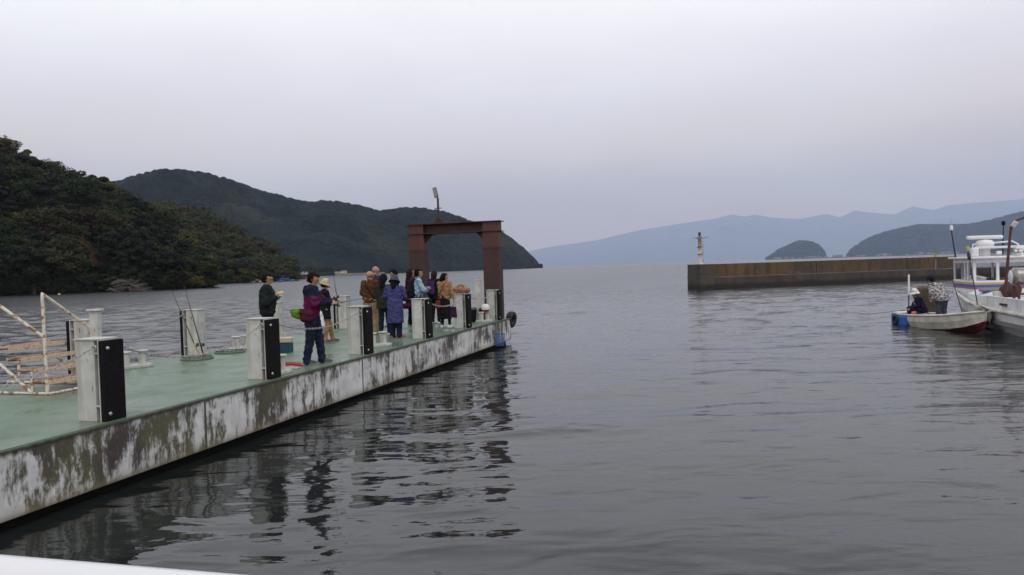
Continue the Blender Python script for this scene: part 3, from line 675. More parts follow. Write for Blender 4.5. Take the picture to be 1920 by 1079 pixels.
# tall single bollards
def column(px, py, ztop, r, label, square=False):
    P = onz(px, py, DZ); r_ = empty('column_bollard', P, -PA, label, 'bollard')
    if square: MB().bx(-r, r, -r, r, .03, ztop-.03, .006).build('post', MATS['white_paint'], r_)
    else: MB().lathe([(r, 0), (r, ztop-.03)], n=20).build('post', MATS['white_paint'], r_)
    if square: MB().bx(-r*1.15, r*1.15, -r*1.15, r*1.15, ztop-.03, ztop, .004).build('cap', MATS['white_paint'], r_)
    else: MB().lathe([(r*1.42, ztop-.029), (r*1.45, ztop-.012), (r*1.4, ztop)], n=24).build('cap', MATS['white_paint'], r_)
    MB().bx(-r*2, r*2, -r*1.8, r*1.8, 0, .03, .006).build('base_plate', MATS['white_paint'], r_)
    return r_
column(184, 716, 1.19, .092, 'white round capped bollard between the steps and the first post')
column(899, 603, 1.32, .085, 'tall slim square white post left of the right gantry leg', True)
# slotted round covers
def make_grate():
    r_ = empty('round_grate'); n = 18; R1, R0, R2 = .31, .20, .27
    mb = MB(); mb.lathe([(.31, 0), (.315, .02), (.30, .05), (.0001, .05)], n=40); mb.build('disc', mat('grate_green', (.085, .12, .075), .6, var=.3), r_)
    m2 = MB()
    for k in range(n):
        a = k*2*math.pi/n; m2.lathe([(.026, .0), (.026, .0035)], (R2*.96*math.cos(a), R2*.96*math.sin(a), .051), 10)
    for k in range(12):
        a = k*2*math.pi/12; m2.lathe([(.022, .0), (.022, .0035)], (.17*math.cos(a), .17*math.sin(a), .051), 10)
    m2.build('hole', MATS['hull_black'], r_); return r_
g0 = make_grate(); g0.location = onz(370, 674, DZ); tag(g0, 'round green perforated cover at the foot of the fishing rods', 'round cover', 'round perforated covers')
g1 = copy_tree(g0); g1.location = onz(431, 662, DZ); tag(g1, 'round green perforated cover to the right of the rod post', 'round cover', 'round perforated covers')

# rods
def rod(name, A, B, label, r0=.013, reel=True, grip='cork'):
    A, B = Vector(A), Vector(B); L = (B-A).length; d = (B-A).normalized(); q = d.to_track_quat('Z', 'Y').to_matrix()
    r_ = empty(name, A); tag(r_, label, 'fishing rod'); V = lambda x, y, z: q@Vector((x, y, z))
    n = 8; MB().tube([V(0, -.0, .3+(L-.3)*k/n) for k in range(n+1)], [r0*(1-.7*k/n) for k in range(n+1)], 6).build('blank', MATS['carbon_rod'], r_)
    MB().tube([V(0, 0, 0), V(0, 0, .16), V(0, 0, .30)], [.016, .014, .013], 8).build('handle', MATS[grip], r_)
    if reel:
        m_ = MB(); m_.tube([V(0, .0, .2), V(0, .05, .2)], .008, 6); m_.lathe([(.02, -.03), (.032, -.02), (.022, 0), (.032, .025), (.02, .03)], V(0, .075, .22), 12, rot=q)
        m_.tube([V(.0, .08, .2), V(.05, .08, .2), V(.05, .08, .16)], .006, 5); m_.build('reel', MATS['dark_metal'], r_)
    m_ = MB()
    for k in range(1, 6):
        z = .3+(L-.3)*k/5.2; s = .018*(1-.12*k); m_.tube([V(s*math.cos(a), -.015+s*math.sin(a)-.004, z) for a in np.linspace(0, 6.28, 8, endpoint=False)], .002, 4, closed=True)
    m_.build('line_guide', MATS['dark_metal'], r_); return r_
a = onz(374, 668, DZ+.06); rod('fishing_rod', a, ond(322, 545, a.y+.35), 'longer fishing rod leaning left against the far edge post')
a = onz(382, 668, DZ+.06); rod('fishing_rod', a, ond(345, 535, a.y+.25), 'shorter fishing rod with black handle leaning on the far edge post', grip='black_rubber')

# steps
def make_steps():
    O = onz(90, 741, DZ); r_ = empty('boarding_steps', O, -PA, 'rusty white pipe boarding steps with four treads at the left', 'steps')
    # local: -x inboard (steps climb towards -x), +y along the pontoon
    T = 1.0; rise, run = .165, .235
    for k in range(4):
        x = -.02-.235*k; z = .19+rise*k; mb = MB()
        mb.box((x-.11, T/2, z), (.27, T, .014), None, 0); mb.box((x+.03, T/2, z-.010), (.016, T, .062), None, 0, 1); mb.box((x-.25, T/2, z-.010), (.016, T, .062), None, 0, 1)
        for j in range(24): mb.lathe([(.012, 0), (.012, .008)], (x-.03, .04+j*.04, z+.006), 6); mb.lathe([(.012, 0), (.012, .008)], (x-.16, .02+j*.04, z+.006), 6)
        mb.build('tread', [MATS['rusty_tread'], MATS['rusty_pale']], r_)
    for y in (0, T):
        mb = MB(); mb.tube([(.05, y, .02), (-1.9, y, .02)], .022, 8); mb.tube([(-.30, y, .03), (-1.55, y, .95) if y == 0 else (-.9, y, .47)], .026, 8)
        mb.tube([(0, y, .02), (0, y, .17)], .022, 6); mb.tube([(-.28, y, .02), (-.28, y, .34)], .022, 6); mb.tube([(-.52, y, .2), (-.52, y, .50)], .022, 6)
        mb.build('stringer', MATS['rusty_white'], r_)
    mb = MB(); mb.tube([(.05, 0, .021), (.05, T, .021)], .022, 8); mb.build('base_bar', MATS['rusty_white'], r_)
    I = r_.matrix_basis
    def loc(P): return rotz(PA)@(Vector(P)-O)
    mb = MB(); top = loc(ond(79, 551, O.y)); 
    bot = loc(onz(89, 741, DZ)); e1 = loc(ond(168, 615, O.y+.85)); b1 = top.lerp(e1, .05)
    mb.tube([bot+Vector((.0, 0, 0)), top-Vector((0, 0, .05)), top, b1, e1, e1+Vector((.0, .0, -.95))], .023, 10); mb.build('handrail', MATS['rusty_white'], r_)
    mb = MB(); e2 = loc(ond(83, 633, O.y)); s2 = loc(ond(-6, 570, O.y-.15)); mb.tube([e2, s2, s2+(s2-e2)*.6], .023, 10); mb.build('handrail', MATS['rusty_white'], r_)
    MB().box((-.74, .48, .19+rise*3+.008), (.05, .10, .014)).build('tape', mat('green_tape', (.02, .30, .08), .5), r_)
    return r_
make_steps()

# gantry
def make_gantry():
    y = 25.85; O = PL0+rotz(-PA)@Vector((-.42, y, DZ-.8)); r_ = empty('gantry', O, -PA, 'rust-red steel portal gantry at the far end of the pontoon', 'gantry')
    H = 3.18; Wg = 2.58; lw = .54; ld = .42
    for nm, x in (('leg', 0), ('leg', -Wg)):
        mb = MB()
        for mi_, z0, z1 in ((0, 0, 2.33), (1, 2.331, H-.02-.32)):
            mb.box((x, 0, (z0+z1)/2), (lw, ld, z1-z0), None, .008, mi_)
        mb.bx(x-lw/2-.012, x+lw/2+.012, -ld/2-.012, ld/2+.012, 2.29, 2.31)
        mb.build(nm, [MATS['rust_steel'], MATS['red_lead']], r_)
    mb = MB(); x0, x1 = -Wg-lw/2, lw/2
    mb.bx(x0-.05, x1+.07, -.26, .26, H-.02, H+.005); mb.bx(x0-.05, x1+.07, -.26, .26, H-.335, H-.312)
    mb.bx(x0+lw, x1-lw, -.03, .03, H-.311, H-.021)
    for x in (0, -Wg): mb.bx(x-lw/2+.01, x+lw/2-.01, -ld/2+.01, ld/2-.01, H-.311, H-.021, mi=1)
    mb.build('beam', [MATS['rust_steel'], MATS['red_lead']], r_)
    for s, x in ((-1, -lw/2), (1, -Wg+lw/2)):
        MB().prism([(0, 0), (s*.27, 0), (0, -.30)], -.012, .012, lambda a, b_, z: (x+a*1.0, z, H-.336+b_)).build('gusset', MATS['rust_steel'], r_)
    px_ = -Wg+.74
    mb = MB(); mb.tube([(px_, 0, H), (px_, 0, H+.85)], .035, 10, mi=0); 
    mb.prism([(-.19, 0), (.19, 0), (.05, .2), (-.05, .2)], -.012, .012, lambda a, b_, z: (px_+a, z, H+.006+b_))
    mb.bx(px_-.11, px_+.11, -.02, .02, H+.50, H+.525)
    mb.build('lamp_pole', MATS['rust_steel'], r_)
    q = roty(R(-12)); m2 = MB(); m2.box((px_-.06, -.05, H+1.03), (.13, .07, .34), q, .01, 0); m2.box((px_-.06, -.10, H+1.03), (.10, .012, .30), q, 0, 1)
    m2.tube([(px_-.01, 0, H+.82), (px_-.01, -.03, H+.92)], .02, 6); m2.build('lamp_head', [mat('lamp_grey', (.12, .12, .11), .5), mat('lamp_glass', (.22, .22, .22), .2)], r_)
    return r_
make_gantry()

# tyre, net basket, small things
P = PL0+rotz(-PA)@Vector((-.02, YE+.16, -.04)); r_ = empty('tyre_fender', P, -PA+R(0), 'black car tyre hung as a fender on the pontoon end corner', 'tyre')
mb = MB(); Rt, rr = .19, .085
rq = Matrix.Identity(3)
vs, fs = [], []
for i in range(32):
    a = 2*math.pi*i/32
    for j in range(14):
        b_ = 2*math.pi*j/14; ca, sa = math.cos(b_), math.sin(b_); ex = math.copysign(abs(ca)**.6, ca)*.085; ez = math.copysign(abs(sa)**.6, sa)*.10
        vs.append(((Rt+ex)*math.cos(a), ez, (Rt+ex)*math.sin(a)))
for i in range(32):
    for j in range(14): fs.append((i*14+j, i*14+(j+1) % 14, ((i+1) % 32)*14+(j+1) % 14, ((i+1) % 32)*14+j))
q = rotz(R(80))@rotx(R(8)); vs = [q@Vector(v) for v in vs]; mesh_obj('casing', vs, fs, MATS['tyre_rubber'], r_, smooth=True)
MB().tube([(0, 0, Rt), (-.1, -.1, Rt+.05), (-.2, -.25, .14)], .012, 6).build('rope', MATS['chain_white'], r_)
P = onz(940, 634, .02); P = Vector((PX0+.2832*23.35+.20, 23.35, .12)); nb = empty('net_basket', P, 0, 'blue mesh fish basket hanging on the pontoon side by the tyre', 'net basket')
mb = MB()
for z, r1 in ((.42, .19), (.0, .14)): mb.tube([(r1*math.cos(a), r1*math.sin(a), z) for a in np.linspace(0, 6.283, 20, endpoint=False)], .009, 5, closed=True)
mb.build('hoop', MATS['blue_plastic'], nb); mb = MB()
for k in range(26):
    a = k*2*math.pi/26
    for s in (-1, 1): mb.tube([((.19-.05*q_)*math.cos(a+s*q_*.8), (.19-.05*q_)*math.sin(a+s*q_*.8), .42*(1-q_)) for q_ in (0, .25, .5, .75, 1)], .0035, 3)
mb.build('net', MATS['blue_net'], nb)
MB().tube([(-.1, 0, .42), (-.1, 0, .84)], .006, 5).build('rope', MATS['chain_white'], nb); nb.scale = (.85, .85, .85)
# cooler
P = onz(531, 661, DZ); r_ = empty('cooler_box', P, -PA+.25, 'beige lidded cooler with a blue base behind the second near post', 'cooler box')
MB().box((0, 0, .10), (.38, .25, .2), None, .02).build('body', mat('teal_plastic', (.012, .055, .10), .5), r_); MB().box((0, 0, .265), (.40, .27, .11), None, .025).build('lid', MATS['cream_plastic'], r_)
MB().tube([(-.06, 0, .32), (-.05, 0, .42), (.05, 0, .42), (.06, 0, .32)], .014, 6).build('handle', MATS['cream_plastic'], r_)
P = onz(545, 692, DZ); r_ = empty('fish_gripper', P, 0, 'red serrated plastic strip lying on a white tray at the bitts', 'fishing tool')
mb = MB(); pts = [(-.22+.05*k, -.0+.02*math.sin(k*.6), .055+.03*math.sin(k*.35)) for k in range(10)]; mb.tube(pts, [.015]+[.028]*8+[.012], 8)
for q_ in pts[1:-1]: mb.box((q_[0], q_[1], q_[2]+.032), (.022, .02, .022))
mb.build('jaw', MATS['red_plastic'], r_); MB().box((-.05, .02, .012), (.4, .14, .022), None, .008).build('tray', MATS['white_paint'], r_)
# lidded pail and dark bag by the tall post
P = onz(911, 604, DZ); r_ = empty('lidded_pail', (P.x, P.y+.1, DZ+.318), 0, 'white domed pail with a red band standing on the bitts near the gantry', 'pail')
MB().lathe([(.10, 0), (.12, .02), (.12, .06)], n=18).build('band', MATS['red_plastic'], r_); MB().lathe([(.125, .061), (.13, .1), (.12, .17), (.08, .22), (.01, .235)], n=18).build('lid', mat('white_plastic', (.65, .65, .66), .35), r_)
P = onz(885, 604, DZ)
r_ = empty('tackle_bucket', P, 0, 'dark bucket with a brown rim between bag post and tall white post', 'bucket'); MB().lathe([(.12, 0), (.16, .36), (.15, .38)], n=18).build('body', MATS['black_rubber'], r_)
MB().lathe([(.165, .381), (.17, .42), (.13, .45)], n=18).build('rim', mat('brown_lid', (.10, .035, .03), .6), r_)
P = onz(921, 604, DZ); MBx = MB(); MBx.box((0, 0, .21), (.26, .22, .42), None, .05); MBx.tube([(-.06, 0, .42), (0, 0, .5), (.06, 0, .42)], .012, 6); o = MBx.build('tackle_bag', MATS['black_rubber']); o.location = (P.x-.25, P.y+.35, DZ); tag(o, 'black soft tackle bag behind the last near post', 'bag')
# white rod stand in the crowd
P = onz(720, 628, DZ); r_ = empty('rod_stand', (P.x, P.y+.8, DZ), 0, 'small white stand behind the brown jacket man', 'stand')
mb = MB()
for dx in (-.09, .09): mb.tube([(dx*1.6, 0, 0), (dx*.3, 0, .5)], .012, 6)
mb.tube([(-.1, 0, .2), (.1, 0, .2)], .01, 6); mb.build('frame', MATS['white_paint'], r_)

# ------------------------------------------------------------------ implicit surfaces for people and soft goods
def polygonise(Fv, org, h):
    s = Fv < 0; nx, ny, nz = Fv.shape
    c = np.zeros((nx-1, ny-1, nz-1), np.int8)
    for a in (0, 1):
        for b_ in (0, 1):
            for d in (0, 1): c += s[a:nx-1+a, b_:ny-1+b_, d:nz-1+d]
    act = (c > 0) & (c < 8); idx = -np.ones(act.shape, np.int64); I = np.argwhere(act); idx[act] = np.arange(len(I))
    acc = np.zeros((len(I), 3)); cnt = np.zeros(len(I))
    for ax in range(3):
        o1, o2 = [q for q in range(3) if q != ax]
        for a in (0, 1):
            for b_ in (0, 1):
                p0 = I.copy(); p0[:, o1] += a; p0[:, o2] += b_; p1 = p0.copy(); p1[:, ax] += 1
                f0_ = Fv[p0[:, 0], p0[:, 1], p0[:, 2]]; f1 = Fv[p1[:, 0], p1[:, 1], p1[:, 2]]; m_ = (f0_ < 0) != (f1 < 0)
                tt = f0_/(f0_-f1+1e-12); pt = p0.astype(float); pt[:, ax] += tt; acc[m_] += pt[m_]; cnt[m_] += 1
    V = acc/cnt[:, None]*h+org; Fs = []
    for ax in range(3):
        o1, o2 = (ax+1) % 3, (ax+2) % 3
        sl0 = [slice(1, -1)]*3; sl0[ax] = slice(0, -1); sl1 = [slice(1, -1)]*3; sl1[ax] = slice(1, None)
        A, B = s[tuple(sl0)], s[tuple(sl1)]; E_ = np.argwhere(A != B)
        if len(E_) == 0: continue
        fl = A[tuple(E_.T)]; base = E_.copy()
        for q in range(3):
            if q != ax: base[:, q] += 1
        def ci(d1, d2):
            k = base.copy(); k[:, o1] -= d1; k[:, o2] -= d2; return idx[k[:, 0], k[:, 1], k[:, 2]]
        Q = np.stack([ci(1, 1), ci(0, 1), ci(0, 0), ci(1, 0)], 1); Q[~fl] = Q[~fl][:, ::-1]; Fs.append(Q)
    Q = np.concatenate(Fs); return V, Q[(Q >= 0).all(1)]
def blob(prims, k=.03, res=.012, clips=(), wr=0.0, seed=0):
    """prims: (a, b, ra, rb) round cones; clips: functions (X,Y,Z)->d kept where d<0"""
    P = np.array([[*pr[0], pr[2]] for pr in prims]+[[*pr[1], pr[3]] for pr in prims]); pad = .035
    lo = (P[:, :3]-P[:, 3:4]).min(0)-pad; hi = (P[:, :3]+P[:, 3:4]).max(0)+pad; n = np.ceil((hi-lo)/res).astype(int)+1
    ax = [lo[i]+np.arange(n[i])*res for i in range(3)]; Fv = np.full(tuple(n), .15)
    for a, b_, ra, rb in prims:
        a = np.array(a, float); b_ = np.array(b_, float); r = max(ra, rb)+pad+k
        sl = []
        for i in range(3):
            l = int(max(0, math.floor((min(a[i], b_[i])-r-lo[i])/res))); u_ = int(min(n[i], math.ceil((max(a[i], b_[i])+r-lo[i])/res)+1)); sl.append(slice(l, max(u_, l+1)))
        X, Y, Z = np.meshgrid(ax[0][sl[0]], ax[1][sl[1]], ax[2][sl[2]], indexing='ij', sparse=True)
        d = b_-a; L2 = max(d@d, 1e-9); tt = np.clip(((X-a[0])*d[0]+(Y-a[1])*d[1]+(Z-a[2])*d[2])/L2, 0, 1)
        dist = np.sqrt((X-a[0]-tt*d[0])**2+(Y-a[1]-tt*d[1])**2+(Z-a[2]-tt*d[2])**2)-(ra+(rb-ra)*tt)
        cur = Fv[tuple(sl)]; hh = np.clip(.5+.5*(cur-dist)/k, 0, 1); Fv[tuple(sl)] = cur*(1-hh)+dist*hh-k*hh*(1-hh)
    X, Y, Z = np.meshgrid(*ax, indexing='ij', sparse=True)
    if wr > 0: Fv = Fv+wr*(np.sin(X*37+9*np.sin(Z*9+seed)+seed)*np.sin(Z*31+6*np.sin(Y*13))+.7*np.sin(Z*52+X*22+seed)*np.sin(Y*33+X*11))
    for c in clips: Fv = np.maximum(Fv, c(X, Y, Z))
    Fv[0], Fv[-1] = .1, .1; Fv[:, 0], Fv[:, -1] = .1, .1; Fv[:, :, 0], Fv[:, :, -1] = .1, .1
    return polygonise(Fv, lo, res)
def bobj(name, prims, mats, parent, k=.03, res=.012, clips=(), wr=0.0, seed=0, mf=None):
    V, Q = blob(prims, k, res, clips, wr, seed)
    mi = None
    if mf is not None: c = V[Q].mean(1); mi = mf(c[:, 0], c[:, 1], c[:, 2])
    return mesh_obj(name, V, Q, mats, parent, mi, True)
mat('skin', (.36, .20, .13), .55, var=.08); mat('lips', (.25, .10, .08), .5); mat('eye_dark', (.02, .015, .012), .3)
mat('hair_black', (.006, .0055, .0055), .7, bump=.006, bscale=60, spec=.1); mat('hair_brown', (.020, .010, .008), .7, bump=.006, bscale=60, spec=.1); mat('hair_grey', (.10, .09, .085), .7, bump=.004)
def cloth(n, c, var=.18): return mat('cloth_'+n, c, .9, var=.30, vscale=7, bump=.02, bscale=13, spec=.1)
m, t, b = newmat('cloth_camo', .9)
c = mixn(t, ramp(t, noise(t, 11, 3, (1, 1, 2.2)), .46, .5), (.10, .09, .095), (.42, .40, .40)); c = mixn(t, ramp(t, noise(t, 14, 3, (1, 1, 2), loc=(4, 4, 4)), .56, .6), c, (.025, .022, .022)); t.links.new(c, b.inputs['Base Color'])
m, t, b = newmat('cloth_denim', .85)
c = mixn(t, ramp(t, noise(t, 9, 5), .35, .68), (.14, .24, .34), (.36, .46, .55)); t.links.new(c, b.inputs['Base Color'])
m, t, b = newmat('bag_pattern', .7)
c = mixn(t, ramp(t, noise(t, 16, 4), .45, .52), (.30, .19, .08), (.24, .09, .06)); c = mixn(t, ramp(t, noise(t, 20, 3, loc=(3, 1, 2)), .60, .64), c, (.08, .04, .02)); t.links.new(c, b.inputs['Base Color'])

def person(pos, head_deg, H, label, P):
    """P: pose and clothes. Local frame: faces +Y, x is the person's right; head_deg: 0 = away from the camera, -90 = to the picture's right."""
    r_ = empty('person', pos, R(head_deg), label, 'person'); s = H/1.70; lean = P.get('lean', 0); seed = P.get('seed', 1); lx_ = P.get('sway', 0)
    def S(x, y, z): return np.array([x, y, z])*s
    def B(x, y, z):                        # upper body point, leaning about the hip
        zz = z-.95; return np.array([x+lx_*zz, y+.0+zz*math.sin(lean), .95+zz*math.cos(lean)-P.get('drop', 0)])*s
    wd = P.get('wide', 1.0)
    hip = [B(sx*.085*wd, 0, .93) for sx in (-1, 1)]
    ft = P.get('feet', [(-.11, -.02), (.12, .04)]); kn = P.get('knees')
    ank = [S(f[0], f[1], (f[2] if len(f) > 2 else 0)+.085) for f in ft]
    knee = [S(*k) for k in kn] if kn else [(hip[i]+ank[i])/2+S(0, .03, .0) for i in (0, 1)]
    sh = [B(sx*.175*wd, 0, 1.39) for sx in (-1, 1)]
    arms = P.get('arms', [((-.25, -.03, 1.12), (-.24, .05, .88)), ((.25, -.03, 1.12), (.24, .05, .88))])
    el = [B(*a_[0]) for a_ in arms]; wr_ = [B(*a_[1]) for a_ in arms]
    HK = s*1.10; nb_ = B(0, -.01, 1.44); hc = B(0, .02+P.get('hfwd', 0), 1.592)
    yaw, pit = R(P.get('yaw', 0)), R(P.get('nod', 0)); HM = np.array(rotz(yaw)@rotx(-pit))
    def Hd(x, y, z): return hc+HM@(np.array([x, y, z])*HK)
    prims = []
    def c_(a, b_, ra, rb): prims.append((a, b_, ra*s, rb*s))
    for i, sx in enumerate((-1, 1)):
        c_(hip[i], sh[i]*.35+B(0, 0, 1.36)*.65, .085, .085); c_(B(0, 0, 1.36), sh[i], .06, .05)
        c_(sh[i], el[i], .045, .036); c_(el[i], wr_[i], .038, .026); c_(hip[i], knee[i], .075, .052); c_(knee[i], ank[i], .05, .038)
        fd = P.get('toe', [(.03*sx, 1), (.03*sx, 1)])[i]; fv = np.array([fd[0], fd[1], 0]); fv /= np.linalg.norm(fv)
        c_(ank[i]-S(0, 0, .045), ank[i]+fv*.14*s-S(0, 0, .055), .03, .022)
    c_(nb_-S(0, 0, .04), hc-HM@S(0, 0, .03), .052, .050)
    c_(Hd(0, -.018, .028), Hd(0, .012, .03), .091, .086); c_(Hd(0, .03, .0), Hd(0, .045, -.07), .072, .042); c_(Hd(0, .02, -.03), Hd(0, .02, -.05), .068, .055)
    V, Q = None, None
    fine = []
    def f_(a, b_, ra, rb): fine.append((a, b_, ra*s, rb*s))
    f_(Hd(0, .092, .005), Hd(0, .106, -.026), .009, .014); f_(Hd(-.04, .08, .028), Hd(.04, .08, .028), .013, .013); f_(Hd(-.018, .088, -.052), Hd(.018, .088, -.052), .008, .008)
    for sx in (-1, 1): f_(Hd(sx*.077, -.005, .008), Hd(sx*.077, -.008, -.026), .014, .010)
    pal = []
    for i, sx in enumerate((-1, 1)):
        d = wr_[i]-el[i]; d /= np.linalg.norm(d); up_ = np.array(P.get('palm', [(0, 0, -1), (0, 0, -1)])[i], float); up_ -= up_@d*d
        if np.linalg.norm(up_) < .1: up_ = np.array([sx*-1., 0, 0]); up_ -= up_@d*d
        up_ /= np.linalg.norm(up_); sd_ = np.cross(d, up_); w = wr_[i]; curl = P.get('curl', [.9, .9])[i]
        f_(w, w+d*.03*s, .026, .026)
        for o_ in (-.026, -.009, .009, .026): f_(w+sd_*o_*.7*s+d*.02*s, w+d*.085*s+sd_*o_*s, .015, .013)
        for o_, ln in ((-.028, .8), (-.0095, .97), (.0095, 1.0), (.028, .9)):
            k0 = w+d*.09*s+sd_*o_*s; d1 = d*math.cos(curl)+up_*math.sin(curl); d2 = d*math.cos(curl*2)+up_*math.sin(curl*2)
            k1 = k0+d1*.036*ln*s; k2 = k1+d2*.034*ln*s; f_(k0, k1, .0098, .009); f_(k1, k2, .009, .0075)
        ts = -1 if (sd_@np.array([0, 0, 1.]) < 0) else 1
        tb = w+d*.025*s+sd_*ts*.026*s; t1 = tb+(d*.7+sd_*ts*.7+up_*.2)*.036*s; t2 = t1+(d*.85+up_*.5)*.03*s; f_(tb, t1, .012, .0105); f_(t1, t2, .0105, .008)
        pal.append(w+d*.09*s+up_*.025*s)
    allp = prims+fine
    e1, e2 = Hd(-.032, .088, .014), Hd(.032, .088, .014); mo = Hd(0, .092, -.052); hm = Hd(0, 0, 0)
    def mf(x, y, z):
        p_ = np.stack([x, y, z], 1); m_ = np.zeros(len(x), int)
        for e in (e1, e2): m_[np.linalg.norm(p_-e, axis=1) < .017*s] = 1
        m_[np.linalg.norm((p_-mo)*np.array([.5, 1, 1.6]), axis=1) < .014*s] = 2
        if P.get('stub'): 
            loc_ = (p_-hm)@HM/s; m_[(loc_[:, 2] < .05+loc_[:, 1]*1.2) & (loc_[:, 1] < .03) & (loc_[:, 2] > -.06) & (np.abs(loc_[:, 0]) > -1)] = 3
        return m_
    bobj('body', allp, [MATS['skin'], MATS['eye_dark'], MATS['lips'], MATS['hair_grey']], r_, .012, .0105, mf=mf)
    # --- hair or hat
    hair = P.get('hair', 'short'); hcol = MATS[P.get('hcol', 'hair_black')]; hi = HM
    def hloc(X, Y, Z):
        dx, dy, dz = X-hc[0], Y-hc[1], Z-hc[2]; return tuple((dx*HM[0, q]+dy*HM[1, q]+dz*HM[2, q])/HK for q in range(3))
    def cutface(X, Y, Z): a, b_, c2 = hloc(X, Y, Z); return np.minimum(b_-.012+.25*np.abs(a)*0, .062-c2)*HK
    def nape(X, Y, Z): a, b_, c2 = hloc(X, Y, Z); return (-.072-c2)*HK
    hp = [(Hd(0, -.02, .036), Hd(0, .014, .038), .094*HK, .088*HK), (Hd(0, -.028, .0), Hd(0, -.030, -.05), .087*HK, .068*HK)]
    if hair == 'short': bobj('hair', hp, hcol, r_, .02, .0105, [cutface, nape], .004*s, seed)
    if hair == 'long':
        hp2 = hp+[(Hd(0, -.045, 0), B(0, -.10, P.get('hlen', 1.28)), .088*HK, .060*HK)]; bobj('hair', hp2, hcol, r_, .03, .012, [cutface], .004*s, seed)
    if hair == 'pony':
        hp2 = hp+[(Hd(0, -.075, .03), Hd(0, -.115, -.02), .045*s, .04*s), (Hd(0, -.115, -.02), Hd(0, -.10, -.11), .04*s, .02*s)]; bobj('hair', hp2, hcol, r_, .02, .011, [cutface], .004*s, seed)
    if 'hat' in P:
        hm_, kind = MATS[P['hat'][0]], P['hat'][1]; ht = [(Hd(0, -.016, .048), Hd(0, -.012, .075), .115*HK, .100*HK)]
        def cutlow(X, Y, Z): a, b_, c2 = hloc(X, Y, Z); return (.018-c2)*HK
        o = bobj('hat', ht, hm_, r_, .02, .011, [cutlow])
        if kind in ('bucket', 'brim', 'cap'):
            mb = MB(); n_ = 28; rings = []; R1 = {'bucket': .150, 'brim': .142, 'cap': .115}[kind]
            for (r1, z1) in ((.108, .046), (R1, -.012 if kind != 'cap' else .04), (R1, -.018 if kind != 'cap' else .034), (.108, .034)):
                ring = []
                for k in range(n_):
                    a = 2*math.pi*k/n_; rx_, ry_ = r1*math.cos(a), r1*math.sin(a)*1.06
                    if kind == 'cap' and math.sin(a) > .2 and r1 > .1: ry_ += .075*(math.sin(a)-.2)
                    ring.append(Vector(Hd(rx_, ry_-.008, z1)))
                rings.append(ring)
            vs_ = [v for q in rings for v in q]; mb.add(vs_, [(i*n_+k, i*n_+(k+1) % n_, ((i+1) % 4)*n_+(k+1) % n_, ((i+1) % 4)*n_+k) for i in range(4) for k in range(n_)], 0, True); mb.build('brim', hm_, o)
    # --- top
    top = P['top']; tm = [MATS[q] for q in top['m']]; loose = top.get('loose', 1.0); tp = []
    def u_(a, b_, ra, rb): tp.append((a, b_, ra*s, rb*s))
    hemz = top.get('hem', .90)
    for i, sx in enumerate((-1, 1)):
        u_(B(sx*.075*wd, .0, hemz+.06), B(sx*.085*wd, 0, 1.30), .105*loose*wd, .115*loose); u_(B(sx*.05, 0, 1.38), sh[i]+0, .075, .070)
        if not top.get('vest'): u_(sh[i], el[i], .070*loose, .056*loose); u_(el[i], el[i]*.12+wr_[i]*.88, .056*loose, .043*loose); u_(el[i]*.10+wr_[i]*.90, el[i]*.06+wr_[i]*.94, .046*loose, .043*loose)
    u_(B(0, .02, 1.1), B(0, .02, 1.28), .12*loose*wd, .12*loose); u_(nb_-S(0, 0, .05), nb_+S(0, .0, .005), .078, .068)
    if 'hood' in top: u_(B(-.06, -.085, 1.42), B(.06, -.085, 1.42), .065, .065); u_(B(0, -.10, 1.38), B(0, -.12, 1.33), .07, .05)
    cl = [lambda X, Y, Z: (hemz-P.get('drop', 0))*s-Z] if hemz > .8 and abs(lean) < .5 else []
    if hemz <= .8:                         # long coat: the skirt flares down to the hem
        tp = [q for k, q in enumerate(tp)]
        for sx in (-1, 1): u_(S(sx*.07, 0, 1.0), S(sx*.085, 0, hemz+.02), .11*loose, .125*loose)
        u_(S(0, -.02, 1.0), S(0, -.02, hemz), .13*loose, .14*loose); cl = [lambda X, Y, Z: hemz*s-Z]
    shz = B(0, 0, top.get('split', 9))[2]
    def tmf(x, y, z):
        m_ = np.zeros(len(x), int)
        if 'split' in top:
            m_[(z > shz)] = 1
            for i in (0, 1):
                a_, b2 = sh[i], el[i]; 
                for a_, b2 in ((sh[i]+(el[i]-sh[i])*.25, el[i]), (el[i], wr_[i])):
                    d = b2-a_; p_ = np.stack([x, y, z], 1)-a_; tt = np.clip(p_@d/(d@d), 0, 1); m_[np.linalg.norm(p_-tt[:, None]*d, axis=1) < .068*s] = 1
        return m_
    bobj(top['n'], tp, tm, r_, .035, .0125, cl, .0085*s, seed, tmf)
    # --- bottom
    bt = P['bot']; bp_ = []; bm_ = MATS[bt['m']]; lz = bt.get('loose', 1.0)
    if bt['n'] == 'skirt':
        hz_ = bt['hem']
        for sx in (-1, 1): bp_.append((S(sx*.05, 0, 1.03), S(sx*.08, 0, hz_), .105*s, .13*s))
        bp_.append((S(0, 0, 1.0), S(0, 0, hz_), .12*s, .15*s)); cl2 = [lambda X, Y, Z: hz_*s-Z, lambda X, Y, Z: Z-1.08*s]
        bobj('skirt', bp_, bm_, r_, .04, .0125, cl2, .006*s, seed+3)
        for i in (0, 1): bobj('stocking', [(knee[i], ank[i], .06*s, .043*s)], MATS[bt.get('leg', 'cloth_black')], r_, .02, .012)
    else:
